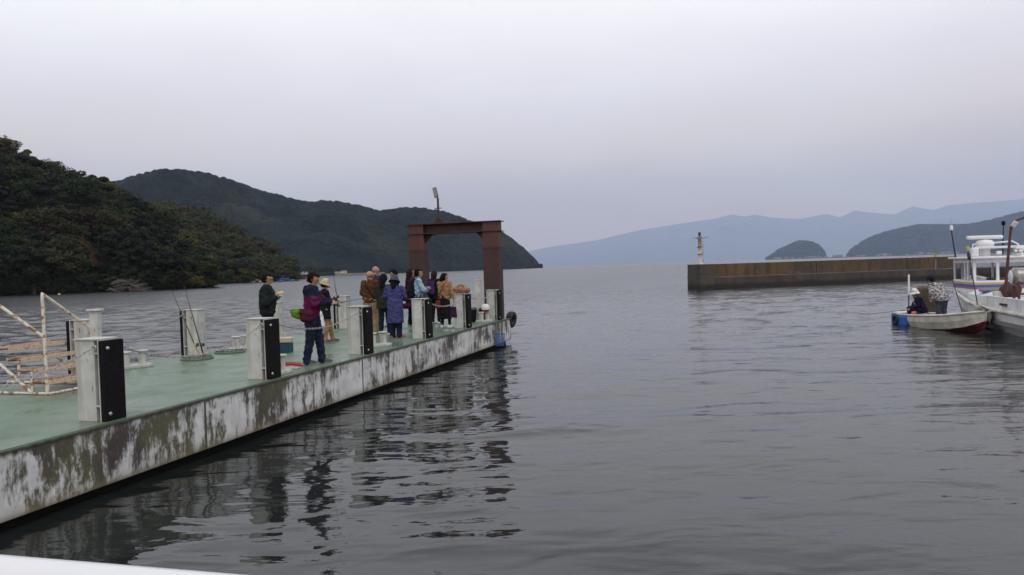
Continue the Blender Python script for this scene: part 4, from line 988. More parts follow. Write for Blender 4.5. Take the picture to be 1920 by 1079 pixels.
        for i, sx in enumerate((-1, 1)):
            bp_ += [(hip[i]+S(0, 0, .05), hip[i], .105*s*wd, .108*s*wd), (hip[i], knee[i], .098*lz*s*wd, .074*lz*s)]
            if not bt.get('short'): bp_ += [(knee[i], ank[i]+S(0, 0, .02), .074*lz*s, .060*lz*s), (ank[i]+S(0, 0, .015), ank[i]-S(0, 0, .015), .06*lz*s, .062*lz*s)]
            else: bp_ += [(knee[i], (knee[i]*.75+ank[i]*.25), .078*s, .08*s)]
        bobj('trousers', bp_, bm_, r_, .02, .0125, [], .008*s, seed+5)
    # --- shoes
    if P.get('shoe'):
        for i, sx in enumerate((-1, 1)):
            fd = P.get('toe', [(.03*-1, 1), (.03, 1)])[i]; fv = np.array([fd[0], fd[1], 0]); fv /= np.linalg.norm(fv); gz = ank[i][2]-.085*s
            a_ = ank[i].copy(); a_[2] = gz+.045*s; pr_ = [(a_-fv*.035*s, a_+fv*.08*s, .045*s, .045*s), (a_+fv*.08*s, a_+fv*.165*s-S(0, 0, .012), .044*s, .034*s), (a_, a_+S(0, 0, .045), .045*s, .048*s)]
            o = bobj('shoe', pr_, [MATS[P['shoe']], MATS[P.get('sole', 'white_plastic')]], r_, .015, .0105, [lambda X, Y, Z, g_=gz: g_+.004-Z], mf=lambda x, y, z, g_=gz: (z < g_+.024*s).astype(int))
    r_['x'] = 0; del r_['x']
    Mw = Matrix.Translation(pos)@Matrix.Rotation(R(head_deg), 4, 'Z')
    return dict(root=r_, hands=[Mw@Vector(q) for q in pal], wr=[Mw@Vector(q) for q in wr_], el=[Mw@Vector(q) for q in el], sh=[Mw@Vector(q) for q in sh], B=lambda x, y, z: Mw@Vector(B(x, y, z)), Hd=lambda x, y, z: Mw@Vector(Hd(x, y, z)), Mw=Mw, s=s)
for n_, c_ in dict(darkgreen=(.013, .018, .017), black=(.010, .010, .011), navy=(.012, .014, .035), magenta=(.11, .012, .055), jeans=(.014, .020, .042), brown=(.085, .032, .013), khaki=(.30, .22, .14), slate=(.03, .034, .045),
                   olive=(.022, .026, .016), blue=(.050, .052, .15), hatblue=(.05, .065, .10), camel=(.29, .175, .09), cream=(.40, .36, .22), beige=(.24, .15, .08), purple=(.040, .022, .085), maroon=(.045, .012, .022), white=(.6, .6, .6), cap=(.010, .010, .030), greyblue=(.055, .065, .085), lime=(.09, .19, .012), wine=(.06, .010, .02), violet=(.05, .022, .055), tan=(.16, .04, .02)).items(): cloth(n_, c_)
mat('shoe_grey', (.05, .05, .055), .6); mat('shoe_red', (.45, .03, .06), .5); mat('shoe_brown', (.09, .03, .02), .6); mat('shoe_white', (.6, .6, .6), .5); mat('sole_dark', (.02, .02, .02), .7); mat('glass_frame', (.02, .02, .02), .3); mat('bread', (.55, .42, .24), .8, bump=.01)
def ground(px, py): return onz(px, py, DZ)
G = {}
# man in dark green with bread
Pm = ond(502, 600, 15.6); Pm.z = DZ
G['bun'] = person(Pm, -80, 1.68, 'man in dark green zip jacket looking at the bread he holds', dict(seed=2, nod=12, yaw=-8,
    wide=1.16, arms=[((-.27, .02, 1.12), (-.08, .22, 1.24)), ((.29, .0, 1.11), (.07, .19, 1.21))], palm=[(1, 0, .6), (-1, 0, .8)], curl=[.5, .5], top=dict(n='jacket', m=['cloth_darkgreen'], loose=1.22, hem=.87), bot=dict(n='t', m='cloth_black'), shoe='sole_dark', sole='sole_dark'))
h = (G['bun']['hands'][0]+G['bun']['hands'][1])/2
r_ = empty('bread_roll', h, 0, 'pale bread roll held by the man in dark green', 'bread'); bobj('roll', [((-.05, 0, .0), (.06, 0, .03), .045, .04)], MATS['bread'], r_, .01, .01, wr=.004)
mb = MB(); mb.prism([(-.07, -.05), (.07, -.04), (.06, .05), (-.05, .06)], -.03, -.012); mb.build('wrapper', MATS['shoe_white'], r_)
gl = MB(); Hd = G['bun']['Hd']
for sx in (-1, 1): gl.tube([Hd(sx*.032+.024*math.cos(a), .108, .014+.018*math.sin(a)) for a in np.linspace(0, 6.283, 12, endpoint=False)], .003, 4, closed=True); gl.tube([Hd(sx*.056, .106, .02), Hd(sx*.085, .0, .02)], .003, 4)
gl.tube([Hd(-.01, .11, .016), Hd(.01, .11, .016)], .003, 4); tag(gl.build('glasses', MATS['glass_frame']), 'thin glasses on the man in dark green', 'glasses')
# man in magenta and navy, fishing
G['mag'] = person(ground(588, 683), -86, 1.66, 'man in magenta and navy hooded jacket holding a fishing rod at the pontoon edge', dict(seed=4, wide=1.12, nod=22, yaw=0, lean=.05,
    feet=[(-.10, .14), (.10, -.10)], arms=[((-.22, .16, 1.18), (-.06, .36, 1.16)), ((.27, .10, 1.15), (.08, .38, 1.14))], curl=[1.1, 1.1], palm=[(1, 0, -.3), (-1, 0, -.3)],
    top=dict(n='jacket', m=['cloth_magenta', 'cloth_navy'], split=1.29, hood=1, loose=1.15, hem=.87), bot=dict(n='t', m='cloth_jeans', loose=1.15), shoe='shoe_grey'))
h = G['mag']['hands'][1]; e = ond(690, 558, 16.6); d = (e-h).normalized(); rod('fishing_rod', h-d*.22, h+d*(e-h).length, 'fishing rod held level by the man in magenta')
h2 = G['mag']['hands'][0]
def wbag(loc, prims, m_, label, name='waist_pouch', strap=None):
    r_ = empty(name, loc, 0, label, 'bag'); bobj('pouch', prims, MATS[m_], r_, .03, .012, wr=.004)
    if strap: mb = MB(); mb.tube([Vector(q)-Vector(loc) for q in strap], .012, 6); mb.build('strap', MATS['cloth_black'], r_)
    return r_
C = ond(574, 592, 13.62); Mg = G['mag']['Mw']
wbag(C, [((-.05, 0, .05), (.06, .0, .03), .07, .075), ((-.04, 0, -.05), (.06, 0, -.06), .075, .07)], 'cloth_wine', 'dark red pouch at the hip of the man in magenta', strap=[C+Vector((-.06, 0, .07)), C+Vector((.0, -.02, .10)), C+Vector((.12, .03, .10))])
C = ond(553, 589, 13.68); wbag(C, [((-.04, 0, .05), (.04, 0, .03), .045, .06), ((-.02, 0, -.01), (.06, 0, -.05), .05, .05)], 'cloth_lime', 'lime green pouch on the back of the man in magenta', strap=[C+Vector((.0, 0, .07)), C+Vector((.07, .03, .08)), C+Vector((.13, .08, .07))])
# person with cream hat behind him
G['hat'] = person(ground(612, 643), -60, 1.47, 'person in cream brimmed hat and beige trousers, half hidden behind the magenta jacket man', dict(seed=6, nod=20, yaw=10, hat=('cloth_cream', 'brim'),
    feet=[(-.12, .22), (.08, -.05)], arms=[((-.2, .12, 1.15), (-.08, .34, 1.15)), ((.24, .08, 1.12), (.14, .30, 1.05))], curl=[1.1, 1.1], hair='short',
    top=dict(n='coat', m=['cloth_black'], hem=.66, loose=1.0), bot=dict(n='t', m='cloth_beige', loose=1.0), shoe='shoe_brown'))
h = G['hat']['hands'][0]; rod('fishing_rod', h-Vector((.02, 0, .12)), ond(625, 517, h.y+.3), 'short upright fishing rod held by the person in the cream hat')
C = ond(600, 600, 16.6); r_ = empty('carrier_bag', C, 0, 'white plastic carrier bag hanging from the arm of the person in the cream hat', 'bag')
bobj('bag', [((0, 0, .12), (0, 0, -.12), .06, .105), ((0, 0, .12), (.0, 0, .2), .05, .02)], mat('bag_white', (.60, .57, .60), .5), r_, .03, .012, wr=.006)
MB().tube([(0, 0, .2), (.02, 0, .32), (0, 0, .2)], .006, 5).build('handle', MATS['bag_white'], r_)
# crowd
G['brown'] = person(ground(697, 628), -25, 1.66, 'balding man in brown jacket and khaki trousers seen from behind', dict(seed=8, wide=1.12, hair='none', stub=1, yaw=-10, nod=10, feet=[(-.12, .0), (.10, .06)],
    arms=[((-.26, -.0, 1.13), (-.2, .16, 1.0)), ((.27, .03, 1.14), (.14, .26, 1.12))], top=dict(n='jacket', m=['cloth_brown'], loose=1.18, hem=.86), bot=dict(n='t', m='cloth_khaki', loose=1.2), shoe='shoe_brown'))
B_ = G['brown']['B']; mb = MB(); mb.tube([B_(-.12, -.03, 1.47), B_(-.05, -.135, 1.36), B_(.08, -.165, 1.2), B_(.17, -.13, 1.03), B_(.2, 0, .98)], .014, 6); o = mb.build('strap', MATS['cloth_black']); tag(o, 'black bag strap across the back of the brown jacket', 'strap')
Pp = ond(704, 560, 22.4); Pp.z = DZ
G['bald'] = person(Pp, -40, 1.79, 'tall bald man in slate jacket behind the brown jacket man', dict(seed=9, hair='none', nod=22, wide=1.1, hfwd=.02, arms=[((-.24, .05, 1.12), (-.1, .28, 1.08)), ((.25, .05, 1.12), (.12, .30, 1.1))], top=dict(n='jacket', m=['cloth_slate'], hem=.88, loose=1.1), bot=dict(n='t', m='cloth_black'), shoe='sole_dark'))
Pp = ground(722, 630)
G['green'] = person(Pp, -15, 1.53, 'person in black beanie and dark olive coat left of the blue coat woman', dict(seed=11, hair='long', hlen=1.42, hat=('cloth_black', 'beanie'), nod=15, arms=[((-.24, .02, 1.13), (-.14, .22, 1.05)), ((.24, .02, 1.13), (.12, .24, 1.05))], top=dict(n='coat', m=['cloth_olive'], hem=.78, loose=1.15), bot=dict(n='t', m='cloth_jeans'), shoe='shoe_white'))
Pp = ond(741, 560, 22.3); Pp.z = DZ
G['head'] = person(Pp, 95, 1.69, 'black haired person with bowed head in the middle of the group', dict(seed=12, nod=28, top=dict(n='jacket', m=['cloth_black']), bot=dict(n='t', m='cloth_black'), shoe='sole_dark', arms=[((-.24, .08, 1.15), (-.08, .3, 1.1)), ((.24, .08, 1.15), (.08, .3, 1.1))]))
G['blue'] = person(ground(743, 634), -8, 1.50, 'woman in long blue coat, bucket hat and red sneakers seen from behind', dict(seed=13, wide=1.08, hair='long', hlen=1.45, hat=('cloth_hatblue', 'bucket'), nod=22, feet=[(-.10, .0), (.09, .02)], toe=[(.35, 1), (.9, .6)],
    arms=[((-.30, .03, 1.17), (-.22, .24, 1.10)), ((.26, .06, 1.16), (.16, .24, 1.10))], top=dict(n='coat', m=['cloth_blue'], hem=.42, loose=1.16), bot=dict(n='t', m='cloth_navy', loose=1.2), shoe='shoe_red'))
Pp = ond(785, 560, 21.0); Pp.z = DZ
G['denim'] = person(Pp, -78, 1.68, 'man in light denim jacket with folded arms and black backpack', dict(seed=14, yaw=-4, arms=[((-.22, .12, 1.14), (.12, .27, 1.17)), ((.24, .12, 1.13), (-.08, .26, 1.12))], curl=[.4, .4], palm=[(0, -1, 0), (0, -1, 0)],
    top=dict(n='jacket', m=['cloth_denim'], loose=1.12, hem=.92), bot=dict(n='t', m='cloth_black'), shoe='sole_dark'))
def backpack(g_, m_, label, w=.14, hh=.2, zc=1.2):
    B_ = g_['B']; inv = g_['Mw']; r_ = empty('backpack', inv.translation, inv.to_euler().z, label, 'backpack'); s = g_['s']; iv = inv.inverted()
    L = lambda x, y, z: tuple(iv@B_(x, y, z)); pr = []
    for sx in (-1, 1): pr.append((L(sx*w*.5, -.19, zc-hh), L(sx*w*.5, -.18, zc+hh*.8), .085*s, .07*s))
    pr.append((L(-.04, -.26, zc-hh*.8), L(.04, -.26, zc-hh*.3), .06*s, .06*s)); bobj('pack', pr, MATS[m_], r_, .04, .013, wr=.004)
    for sx in (-1, 1): MB().tube([L(sx*.09, -.12, zc+hh), L(sx*.11, -.03, 1.475), L(sx*.12, .10, 1.40), L(sx*.13, .145, 1.25), L(sx*.17, .06, 1.08), L(sx*.13, -.12, zc-hh)], .019, 6).build('strap', MATS[m_], r_)
backpack(G['denim'], 'cloth_black', 'black backpack worn by the man in the denim jacket')
Pp = ond(771, 560, 23.2); Pp.z = DZ
G['dark'] = person(Pp, -60, 1.70, 'person in long dark coat standing behind the denim jacket man', dict(seed=15, hair='long', hcol='hair_brown', hlen=1.3, top=dict(n='coat', m=['cloth_maroon'], hem=.55, loose=1.1), bot=dict(n='t', m='cloth_black'), shoe='shoe_brown'))
C = ond(760, 568, 22.7); r_ = empty('shoulder_bag', C, .2, 'maroon shoulder bag between the blue coat woman and the denim jacket man', 'bag'); bobj('bag', [((-.05, 0, .1), (.05, 0, .1), .06, .06), ((-.08, 0, -.1), (.08, 0, -.1), .08, .08)], MATS['cloth_maroon'], r_, .05, .013, wr=.004); MB().tube([(-.06, 0, .14), (0, 0, .4), (.06, 0, .14)], .01, 5).build('strap', MATS['cloth_maroon'], r_)
G['pack'] = person(ground(817, 608), -35, 1.60, 'woman with long brown hair and black clothes beside the camel sweater woman', dict(seed=16, hair='long', hcol='hair_brown', hlen=1.24, yaw=10, top=dict(n='coat', m=['cloth_black'], hem=.80, loose=1.05), bot=dict(n='t', m='cloth_black', loose=.9), shoe='shoe_white'))
backpack(G['pack'], 'cloth_purple', 'dark purple backpack worn by the long haired woman', .13, .17, 1.2)
G['camel'] = person(ground(836, 616), -30, 1.53, 'woman in camel sweater and long black skirt with hair tied back', dict(seed=17, hair='pony', yaw=-35, wide=1.08, feet=[(-.13, .0), (.13, .03)], toe=[(.2, 1), (.7, .7)],
    arms=[((-.23, .10, 1.14), (-.12, .26, 1.02)), ((.27, -.01, 1.12), (.30, .05, .88))], top=dict(n='sweater', m=['cloth_camel'], loose=1.16, hem=.93), bot=dict(n='skirt', m='cloth_black', hem=.30), shoe='shoe_white'))
B_ = G['camel']['B']; r_ = empty('crossbody_bag', B_(-.17, -.14, .80), R(-30), 'red brown crossbody bag on the woman in the camel sweater', 'bag')
MB().box((0, 0, -.04), (.15, .06, .22), None, .02).build('bag', MATS['cloth_tan'], r_); iv = (Matrix.Translation(r_.location)@Matrix.Rotation(R(-30), 4, 'Z')).inverted()
MB().tube([iv@B_(-.17, -.14, .86), iv@B_(-.08, -.17, 1.1), iv@B_(.06, -.16, 1.34), iv@B_(.09, -.02, 1.475), iv@B_(.05, .12, 1.36)], .012, 6).build('strap', MATS['cloth_tan'], r_)
h = G['camel']['hands'][1]; r_ = empty('shopping_bag', h, R(-20), 'dark violet paper bag held by the woman in the camel sweater', 'bag')
MB().prism([(-.10, -.40), (.10, -.40), (.08, -.10), (-.08, -.10)], -.05, .05, lambda a, b_, z: (a, z, b_)).build('bag', MATS['cloth_violet'], r_)
MB().tube([(-.05, 0, -.10), (-.02, 0, 0), (.02, 0, 0), (.05, 0, -.10)], .006, 5).build('handle', MATS['cloth_violet'], r_)
# travel bag on the post
P = posts_f[5].location+rotz(-PA)@Vector((-.29, 0, .974)); r_ = empty('travel_bag', P, -PA+.1, 'tan patterned travel bag lying on top of a near edge post', 'bag')
bobj('bag', [((-.13, 0, .10), (.15, 0, .09), .10, .095), ((-.14, 0, .06), (.16, 0, .05), .055, .05), ((-.06, 0, .15), (.07, 0, .15), .08, .08)], MATS['bag_pattern'], r_, .03, .012, [lambda X, Y, Z: .002-Z], .008)
MB().tube([(-.1, -.06, .17), (-.05, -.08, .245), (.05, -.08, .24), (.1, -.06, .17)], .011, 6).build('handle', MATS['cloth_tan'], r_)

# ------------------------------------------------------------------ breakwater and beacon
A = onz(1296, 549.6, 0); zt = 2.22
Bq = Vector((44.8, 77.5, 0)); A1 = Vector((17.5, 69.7, 0))
def wallseg(P, Q, th, z0, z1, name, m_, parent, bev=.04):
    d = Q-P; L = d.length; a = math.atan2(d.y, d.x); q = rotz(a); c = (P+Q)/2+q@Vector((0, th/2, 0)); c.z = (z0+z1)/2
    return MB().box(c, (L, th, z1-z0), q, bev).build(name, MATS[m_], parent)
bw = empty('breakwater', (0, 0, 0), 0, 'long ochre stained concrete breakwater wall across the harbour mouth', 'breakwater')
d = (Bq-A1).normalized(); nrm = Vector((-d.y, d.x, 0))
off = 0
L = (Bq-A1).length; joints = [0, .42, .79, 1.0]
for a_, b_ in zip(joints, joints[1:]): wallseg(A1+d*(L*a_+.03), A1+d*(L*b_-.03), 1.3, 1.05, 2.22-.0*a_, 'parapet', 'stained_concrete', bw)
wallseg(A1-nrm*.5, Bq-nrm*.5+d*25, 2.2, -1.5, 1.0, 'quay', 'wet_concrete', bw)
hd0 = Vector((16.75, 68.5, 0)); wallseg(hd0, hd0+d*1.5, 2.2, -1.5, 1.3, 'head_block', 'wet_concrete', bw); wallseg(hd0+nrm*.01+d*.01, hd0+nrm*.01+d*1.49, 2.15, 1.301, 2.24, 'head_block', 'wet_concrete', bw)
MB().box(Bq+Vector((.7, -.2, 1.6)), (.5, 1.0, 1.1), rotz(.36), .05).build('end_block', MATS['pale_concrete'], bw)
q = A1+d*(L*.03)-nrm*.53
MB().tube([A1+d*L*.90+Vector((0, -.6, 2.0)), A1+d*L*.895+Vector((0, -.75, 1.0))], .03, 5).build('rail', MATS['pole_grey'], bw)
b1_ = empty('bollard_marker', A1+d*(L*.922)+Vector((0, .3, 2.22)), 0, 'yellow capped mooring post on the breakwater top', 'bollard'); MB().lathe([(.14, -.0), (.14, .28)], n=12).build('post', mat('yellow_paint', (.38, .36, .12), .6), b1_); MB().lathe([(.2, .281), (.2, .36)], n=12).build('cap', MATS['yellow_paint'], b1_)
# beacon
bx_ = ond(1313, 497, 70.0); bx_.z = 2.24; be = empty('harbour_beacon', bx_, 0, 'white cylindrical harbour beacon on the breakwater head', 'beacon')
mat('beacon_white', (.45, .39, .33), .6, var=.25, vscale=2)
MB().lathe([(.30, 0), (.30, .12), (.17, .14), (.16, 2.35), (.23, 2.37), (.23, 2.45)], n=20).build('tower', MATS['beacon_white'], be)
mb = MB(); mb.lathe([(.24, 2.46), (.26, 2.50), (.05, 2.52), (.05, 2.62)], n=16); mb.lathe([(.12, 2.62), (.13, 2.66), (.11, 2.86), (.03, 2.95)], n=14); mb.build('lantern', MATS['dark_metal'], be)
mb = MB()
for z in np.arange(.3, 2.3, .25): mb.tube([(.20, -.12, z), (.30, -.14, z), (.30, .06, z), (.2, .06, z)], .018, 5)
for z in (.95, 1.6): mb.tube([(.24*math.cos(a), .24*math.sin(a), z+.06*math.sin(a+z)) for a in np.linspace(3.0, 6.4, 10)], .03, 5)
mb.build('ladder', MATS['dark_metal'], be)
mb = MB(); mb.tube([(-.2, 0, 2.33), (-.62, -.1, 2.45)], .02, 5); mb.tube([(.2, 0, 2.33), (.55, -.1, 2.42), (.75, -.1, 2.45)], .02, 5); mb.build('bracket', MATS['dark_metal'], be)
# weathered mooring drum
P = Vector(ond(1732, 556, 31.5)); r_ = empty('mooring_drum', (P.x, P.y, .0), .2, 'squat brown weathered block in the water behind the two boatmen', 'mooring block')
bobj('block', [((-.28, 0, .1), (-.26, 0, 1.0), .22, .16), ((.28, 0, .1), (.26, 0, 1.0), .22, .16), ((0, 0, .1), (0, 0, 1.02), .25, .18)], mat('drum_brown', (.07, .052, .034), .9, var=.35, vscale=4, bump=.02, bscale=9), r_, .12, .03)

# ------------------------------------------------------------------ boats
mat('boat_white', (.70, .71, .72), .35, var=.08, vscale=3); mat('boat_cream', (.52, .50, .43), .5, var=.25, vscale=4); mat('boat_grey', (.16, .16, .165), .6, var=.25); mat('antifoul', (.13, .022, .02), .7, var=.25)
m, t, b = newmat('boat_stained', .45)
c = mixn(t, ramp(t, noise(t, 5, 5), .4, .65), (.60, .61, .61), (.74, .75, .75)); c = mixn(t, mth(t, 'MULTIPLY', ramp(t, noise(t, 4, 6, (1, 1, .15)), .58, .72), .8), c, (.30, .17, .06)); t.links.new(c, b.inputs['Base Color'])
def hull(parent, L, beam, stations, mats, names=('hull', 'antifouling', 'rubbing_strake'), thick=.05, sole=.2, strake=.05, slabm='boat_cream'):
    """stations: (s 0..1, halfbeam factor, keel z, chine z, sheer z); +y is forward, x across"""
    ns = len(stations); side = []
    def ring(st, inset=0.0):
        s, hb, kz, cz, sz = st; w = hb*beam/2; y = s*L
        return [(0, y, kz), (max(w*.78-inset, 0), y, cz), (max(w*.96-inset, 0), y, (cz+sz)*.5), (max(w-inset, 0), y, sz)]
    for sx in (1, -1):
        pass
    def loft(i0, i1, inset=0.0, flip=False, zoff=0):
        vs, fs = [], []
        for st in stations:
            r1 = ring(st, inset)
            row = [(-x, y, z) for x, y, z in r1[::-1]]+[(x, y, z) for x, y, z in r1[1:]]
            vs += row
        m_ = 7
        for i in range(ns-1):
            for j in range(m_-1):
                lvl = min(j, m_-2-j)           # 0 = top strip, 2 = bottom
                if i0 <= lvl <= i1: fs.append((i*m_+j, i*m_+j+1, (i+1)*m_+j+1, (i+1)*m_+j))
        return vs, fs, m_
    vs, fs, m_ = loft(0, 1); mb = MB(); mb.add(vs, fs, 0, False)
    vi, fi, _ = loft(0, 1, thick); mb.add(vi, [f[::-1] for f in fi], 1)
    # transom
    r1 = ring(stations[0]); mb.add([(-x, y, z) for x, y, z in r1[::-1]]+[(x, y, z) for x, y, z in r1[1:]], [tuple(range(7))], 0)
    mb.build(names[0], mats[:2], parent)
    vs, fs, m_ = loft(2, 2); o = MB().add(vs, fs).build(names[1], mats[2], parent)
    mb = MB()
    for sx in (1, -1):
        pts = [(sx*(st[1]*beam/2), st[0]*L, st[4]) for st in stations]; mb.tube(pts, strake, 8)
    mb.build(names[2], MATS[slabm], parent)
    mb = MB(); vs = []; 
    for st in stations: w = max(st[1]*beam/2*.93-thick, .0); vs += [(-w, st[0]*L, max(sole, st[3])), (w, st[0]*L, max(sole, st[3]))]
    mb.add(vs, [(2*i, 2*i+1, 2*i+3, 2*i+2) for i in range(ns-1)]); mb.build('deck', mats[1], parent)
# small boat: stern at S, bow at Bw
S_ = Vector((14.2, 27.2, 0)); Bo = Vector((14.42, 23.35, 0)); dv = Bo-S_; ang = math.atan2(-dv.x, dv.y)
sb = empty('fishing_skiff', S_, ang, 'small cream open fishing skiff with a blue stern, carrying two men', 'boat')
hull(sb, dv.length, 1.25, [(0, .92, -.25, .02, .40), (.25, 1.0, -.25, .0, .42), (.5, 1.0, -.22, .02, .47), (.7, .95, -.15, .08, .53), (.85, .78, -.02, .18, .60), (.95, .50, .10, .30, .66), (1.0, .10, .25, .40, .69)],
     [MATS['boat_cream'], MATS['boat_cream'], MATS['antifoul']], strake=.035, sole=.12)
MB().box((0, .30, .19), (1.30, .62, .36), None, .05).build('stern_panel', MATS['blue_plastic'], sb)
MB().box((0, -.22, .20), (1.15, .44, .46), None, .06).build('stern_platform', MATS['blue_plastic'], sb)
MB().box((0, -.25, .44), (1.0, .5, .05), None, .015).build('stern_cap', MATS['boat_white'], sb)
MB().box((0, .5, .30), (1.08, .28, .05), None, .01).build('thwart', MATS['blue_plastic'], sb); MB().box((0, 2.3, .36), (1.05, .25, .05), None, .01).build('thwart', MATS['boat_cream'], sb)
# local frame help
def sbl(P): return rotz(-ang)@(Vector(P)-S_)
def sbw(x, y, z): return S_+rotz(ang)@Vector((x, y, z))
sgn = 1 if sbw(.6, 1, 0).x < sbw(-.6, 1, 0).x else -1       # the side seen from the pontoon
P = sbw(sgn*.66, .02, .22); r_ = empty('tyre_fender', P, ang, 'small black tyre hung on the stern quarter of the skiff', 'tyre')
mb = MB(); mb.tube([(0, .13*math.cos(a), .13*math.sin(a)) for a in np.linspace(0, 6.283, 20, endpoint=False)], .055, 10, closed=True); mb.build('casing', MATS['tyre_rubber'], r_)
def crate(P, d, m_, label, rz=0.0, name='fish_crate'):
    r_ = empty(name, P, rz, label, 'crate'); x, y, z = d; mb = MB(); t_ = .012
    mb.bx(-x/2, x/2, -y/2, y/2, 0, .015); mb.bx(-x/2, x/2, -y/2, -y/2+t_, .016, z); mb.bx(-x/2, x/2, y/2-t_, y/2, .016, z); mb.bx(-x/2, -x/2+t_, -y/2+t_, y/2-t_, .016, z); mb.bx(x/2-t_, x/2, -y/2+t_, y/2-t_, .016, z)
    mb.build('body', MATS[m_], r_); mb = MB(); mb.tube([(-x/2, -y/2, z), (x/2, -y/2, z), (x/2, y/2, z), (-x/2, y/2, z)], .014, 6, closed=True); mb.build('rim', MATS[m_], r_)
crate(sbw(0, 1.9, .14), (.5, .36, .30), 'blue_plastic', 'blue fish crate in the skiff in front of the standing man')
crate(sbw(.1, 1.05, .14), (.42, .34, .28), 'cream_plastic', 'pale fish crate in the middle of the skiff')
r_ = empty('net_heap', sbw(sgn*.1, .95, .14)); tag(r_, 'yellow green net heap behind the seated man in the skiff', 'fishing net'); bobj('net', [((-.15, 0, .1), (.15, .1, .12), .12, .14), ((0, .2, .1), (0, -.1, .2), .1, .1)], mat('net_green', (.22, .30, .08), .9, var=.5, vscale=20, bump=.03, bscale=30), r_, .05, .016, wr=.012)
r_ = empty('orange_float', sbw(sgn*.35, .62, .36)); tag(r_, 'small orange float beside the seated man', 'float'); MB().lathe([(.01, 0), (.07, .03), (.085, .09), (.06, .15), (.01, .17)], n=14).build('ball', mat('orange', (.6, .12, .03), .5), r_)
r_ = empty('blue_roll', sbw(.1, 2.85, .50), ang); tag(r_, 'rolled blue tarpaulin near the bow of the skiff', 'tarpaulin'); MB().lathe([(.05, -.3), (.08, -.28), (.08, .28), (.05, .3)], n=14, rot=roty(R(90))).build('roll', MATS['blue_plastic'], r_)
# men in the skiff
P = ond(1766, 600, 25.2); P.z = .15
camo = person(P, 32, 1.64, 'man in grey camouflage jacket and dark cap standing in the skiff', dict(seed=21, lean=.48, wide=1.38, nod=30, hfwd=.03, hat=('cloth_cap', 'cap'), feet=[(-.12, .05), (.13, -.05)], arms=[((-.36, .04, 1.14), (-.34, .18, .92)), ((.40, .0, 1.12), (.42, .10, .86))], top=dict(n='jacket', m=['cloth_camo'], loose=1.45, hem=.84), bot=dict(n='t', m='cloth_greyblue', loose=1.15), shoe='sole_dark', sole='sole_dark'))
P = ond(1722, 600, 27.0); P.z = -.12+.0
seat = person(Vector((P.x+.16, P.y, -.18)), 82, 1.66, 'man in white hat sitting at the stern of the skiff reaching over the water', dict(seed=22, lean=.40, drop=.20, nod=10, hat=('cloth_white', 'bucket'),
    feet=[(-.12, .38, .32), (.12, .40, .32)], knees=[(-.13, .42, .80), (.13, .42, .80)], arms=[((-.22, .18, 1.12), (-.14, .44, 1.02)), ((.24, .16, 1.1), (.14, .40, 1.0))], top=dict(n='jacket', m=['cloth_navy'], loose=1.12, hem=.84), bot=dict(n='t', m='cloth_jeans'), shoe='sole_dark', sole='sole_dark'))
B_ = seat['B']; r_ = empty('life_vest', seat['Mw'].translation, seat['Mw'].to_euler().z); tag(r_, 'white and maroon vest worn by the seated man', 'vest'); iv = seat['Mw'].inverted()
for sx in (-1, 1):
    bobj('panel', [(tuple(iv@B_(sx*.10, .10, 1.05)), tuple(iv@B_(sx*.10, .12, 1.34)), .05, .045), (tuple(iv@B_(sx*.17, .03, 1.05)), tuple(iv@B_(sx*.16, .03, 1.2)), .055, .05)], MATS['cloth_white'] if sx > 0 else MATS['cloth_maroon'], r_, .03, .012)
h = seat['hands'][0]; rod('fishing_rod', h+Vector((.12, 0, .0)), ond(1600, 592, h.y-.6), 'long pole reaching out over the water from the seated man', .012, False)
def stick(name, A, B, r, m_, label, cat, extra=None):
    r_ = empty(name, A); tag(r_, label, cat); MB().tube([(0, 0, 0), tuple(B-A)], r, 8).build('shaft', MATS[m_], r_)
    if extra: extra(r_, B-A)
A_ = ond(1704, 600, 27.3); A_.z = .2; stick('boat_hook', A_, ond(1704, 515, 27.3), .02, 'dark_metal', 'upright pole with a white wrapped top at the skiff stern', 'pole', lambda r_, d: MB().tube([tuple(d*.55), tuple(d*1.0)], .032, 8).build('wrap', MATS['boat_white'], r_))
stick('mooring_pole', ond(1833, 572, 24.0), ond(1815, 470, 24.6), .018, 'dark_metal', 'thin dark pole with a yellow top leaning between the two boats', 'pole', lambda r_, d: (MB().lathe([(.05, -.02), (.06, .1), (.03, .14)], tuple(d), 10).build('cap', MATS['yellow_paint'], r_), bobj('knob', [(tuple(d*.86), tuple(d*.93), .055, .05)], MATS['dark_metal'], r_, .02, .012)))
stick('mooring_pole', ond(1806, 592, 25.0), ond(1781, 508, 25.6), .014, 'dark_metal', 'thin slanting grey pole beside the skiff gunwale', 'pole')

# big boat
u2 = Vector((.265, .964, 0)); a2 = math.atan2(-u2.x, u2.y); O2 = Vector((13.35, 18.4, 0))+Vector((math.cos(a2), math.sin(a2), 0))*1.55
bb = empty('fishing_boat', O2, a2, 'white fishing boat with radar and striped cabin at the right edge', 'boat')
def bl(P): return rotz(-a2)@(Vector(P)-O2)
Lb = 13.0
hull(bb, Lb, 3.1, [(0, .80, -.4, .05, .72), (.08, .93, -.4, .02, .70), (.2, 1, -.4, .0, .70), (.45, 1.0, -.4, .0, .72), (.62, .98, -.35, .05, .84), (.78, .84, -.2, .2, 1.05), (.92, .45, 0, .5, 1.35), (1, .06, .3, .9, 1.55)],
     [MATS['boat_stained'], MATS['boat_white'], MATS['antifoul']], strake=.07, sole=.5)
mb = MB(); mb.bx(-1.575, -1.535, .6, 6.0, .30, .42); mb.build('side_band', MATS['boat_grey'], bb)
mb = MB()
for y0, y1 in ((.3, 2.95), (2.98, 6.1)): mb.bx(-1.52, -1.47, y0, y1, .74, 1.10, .012)
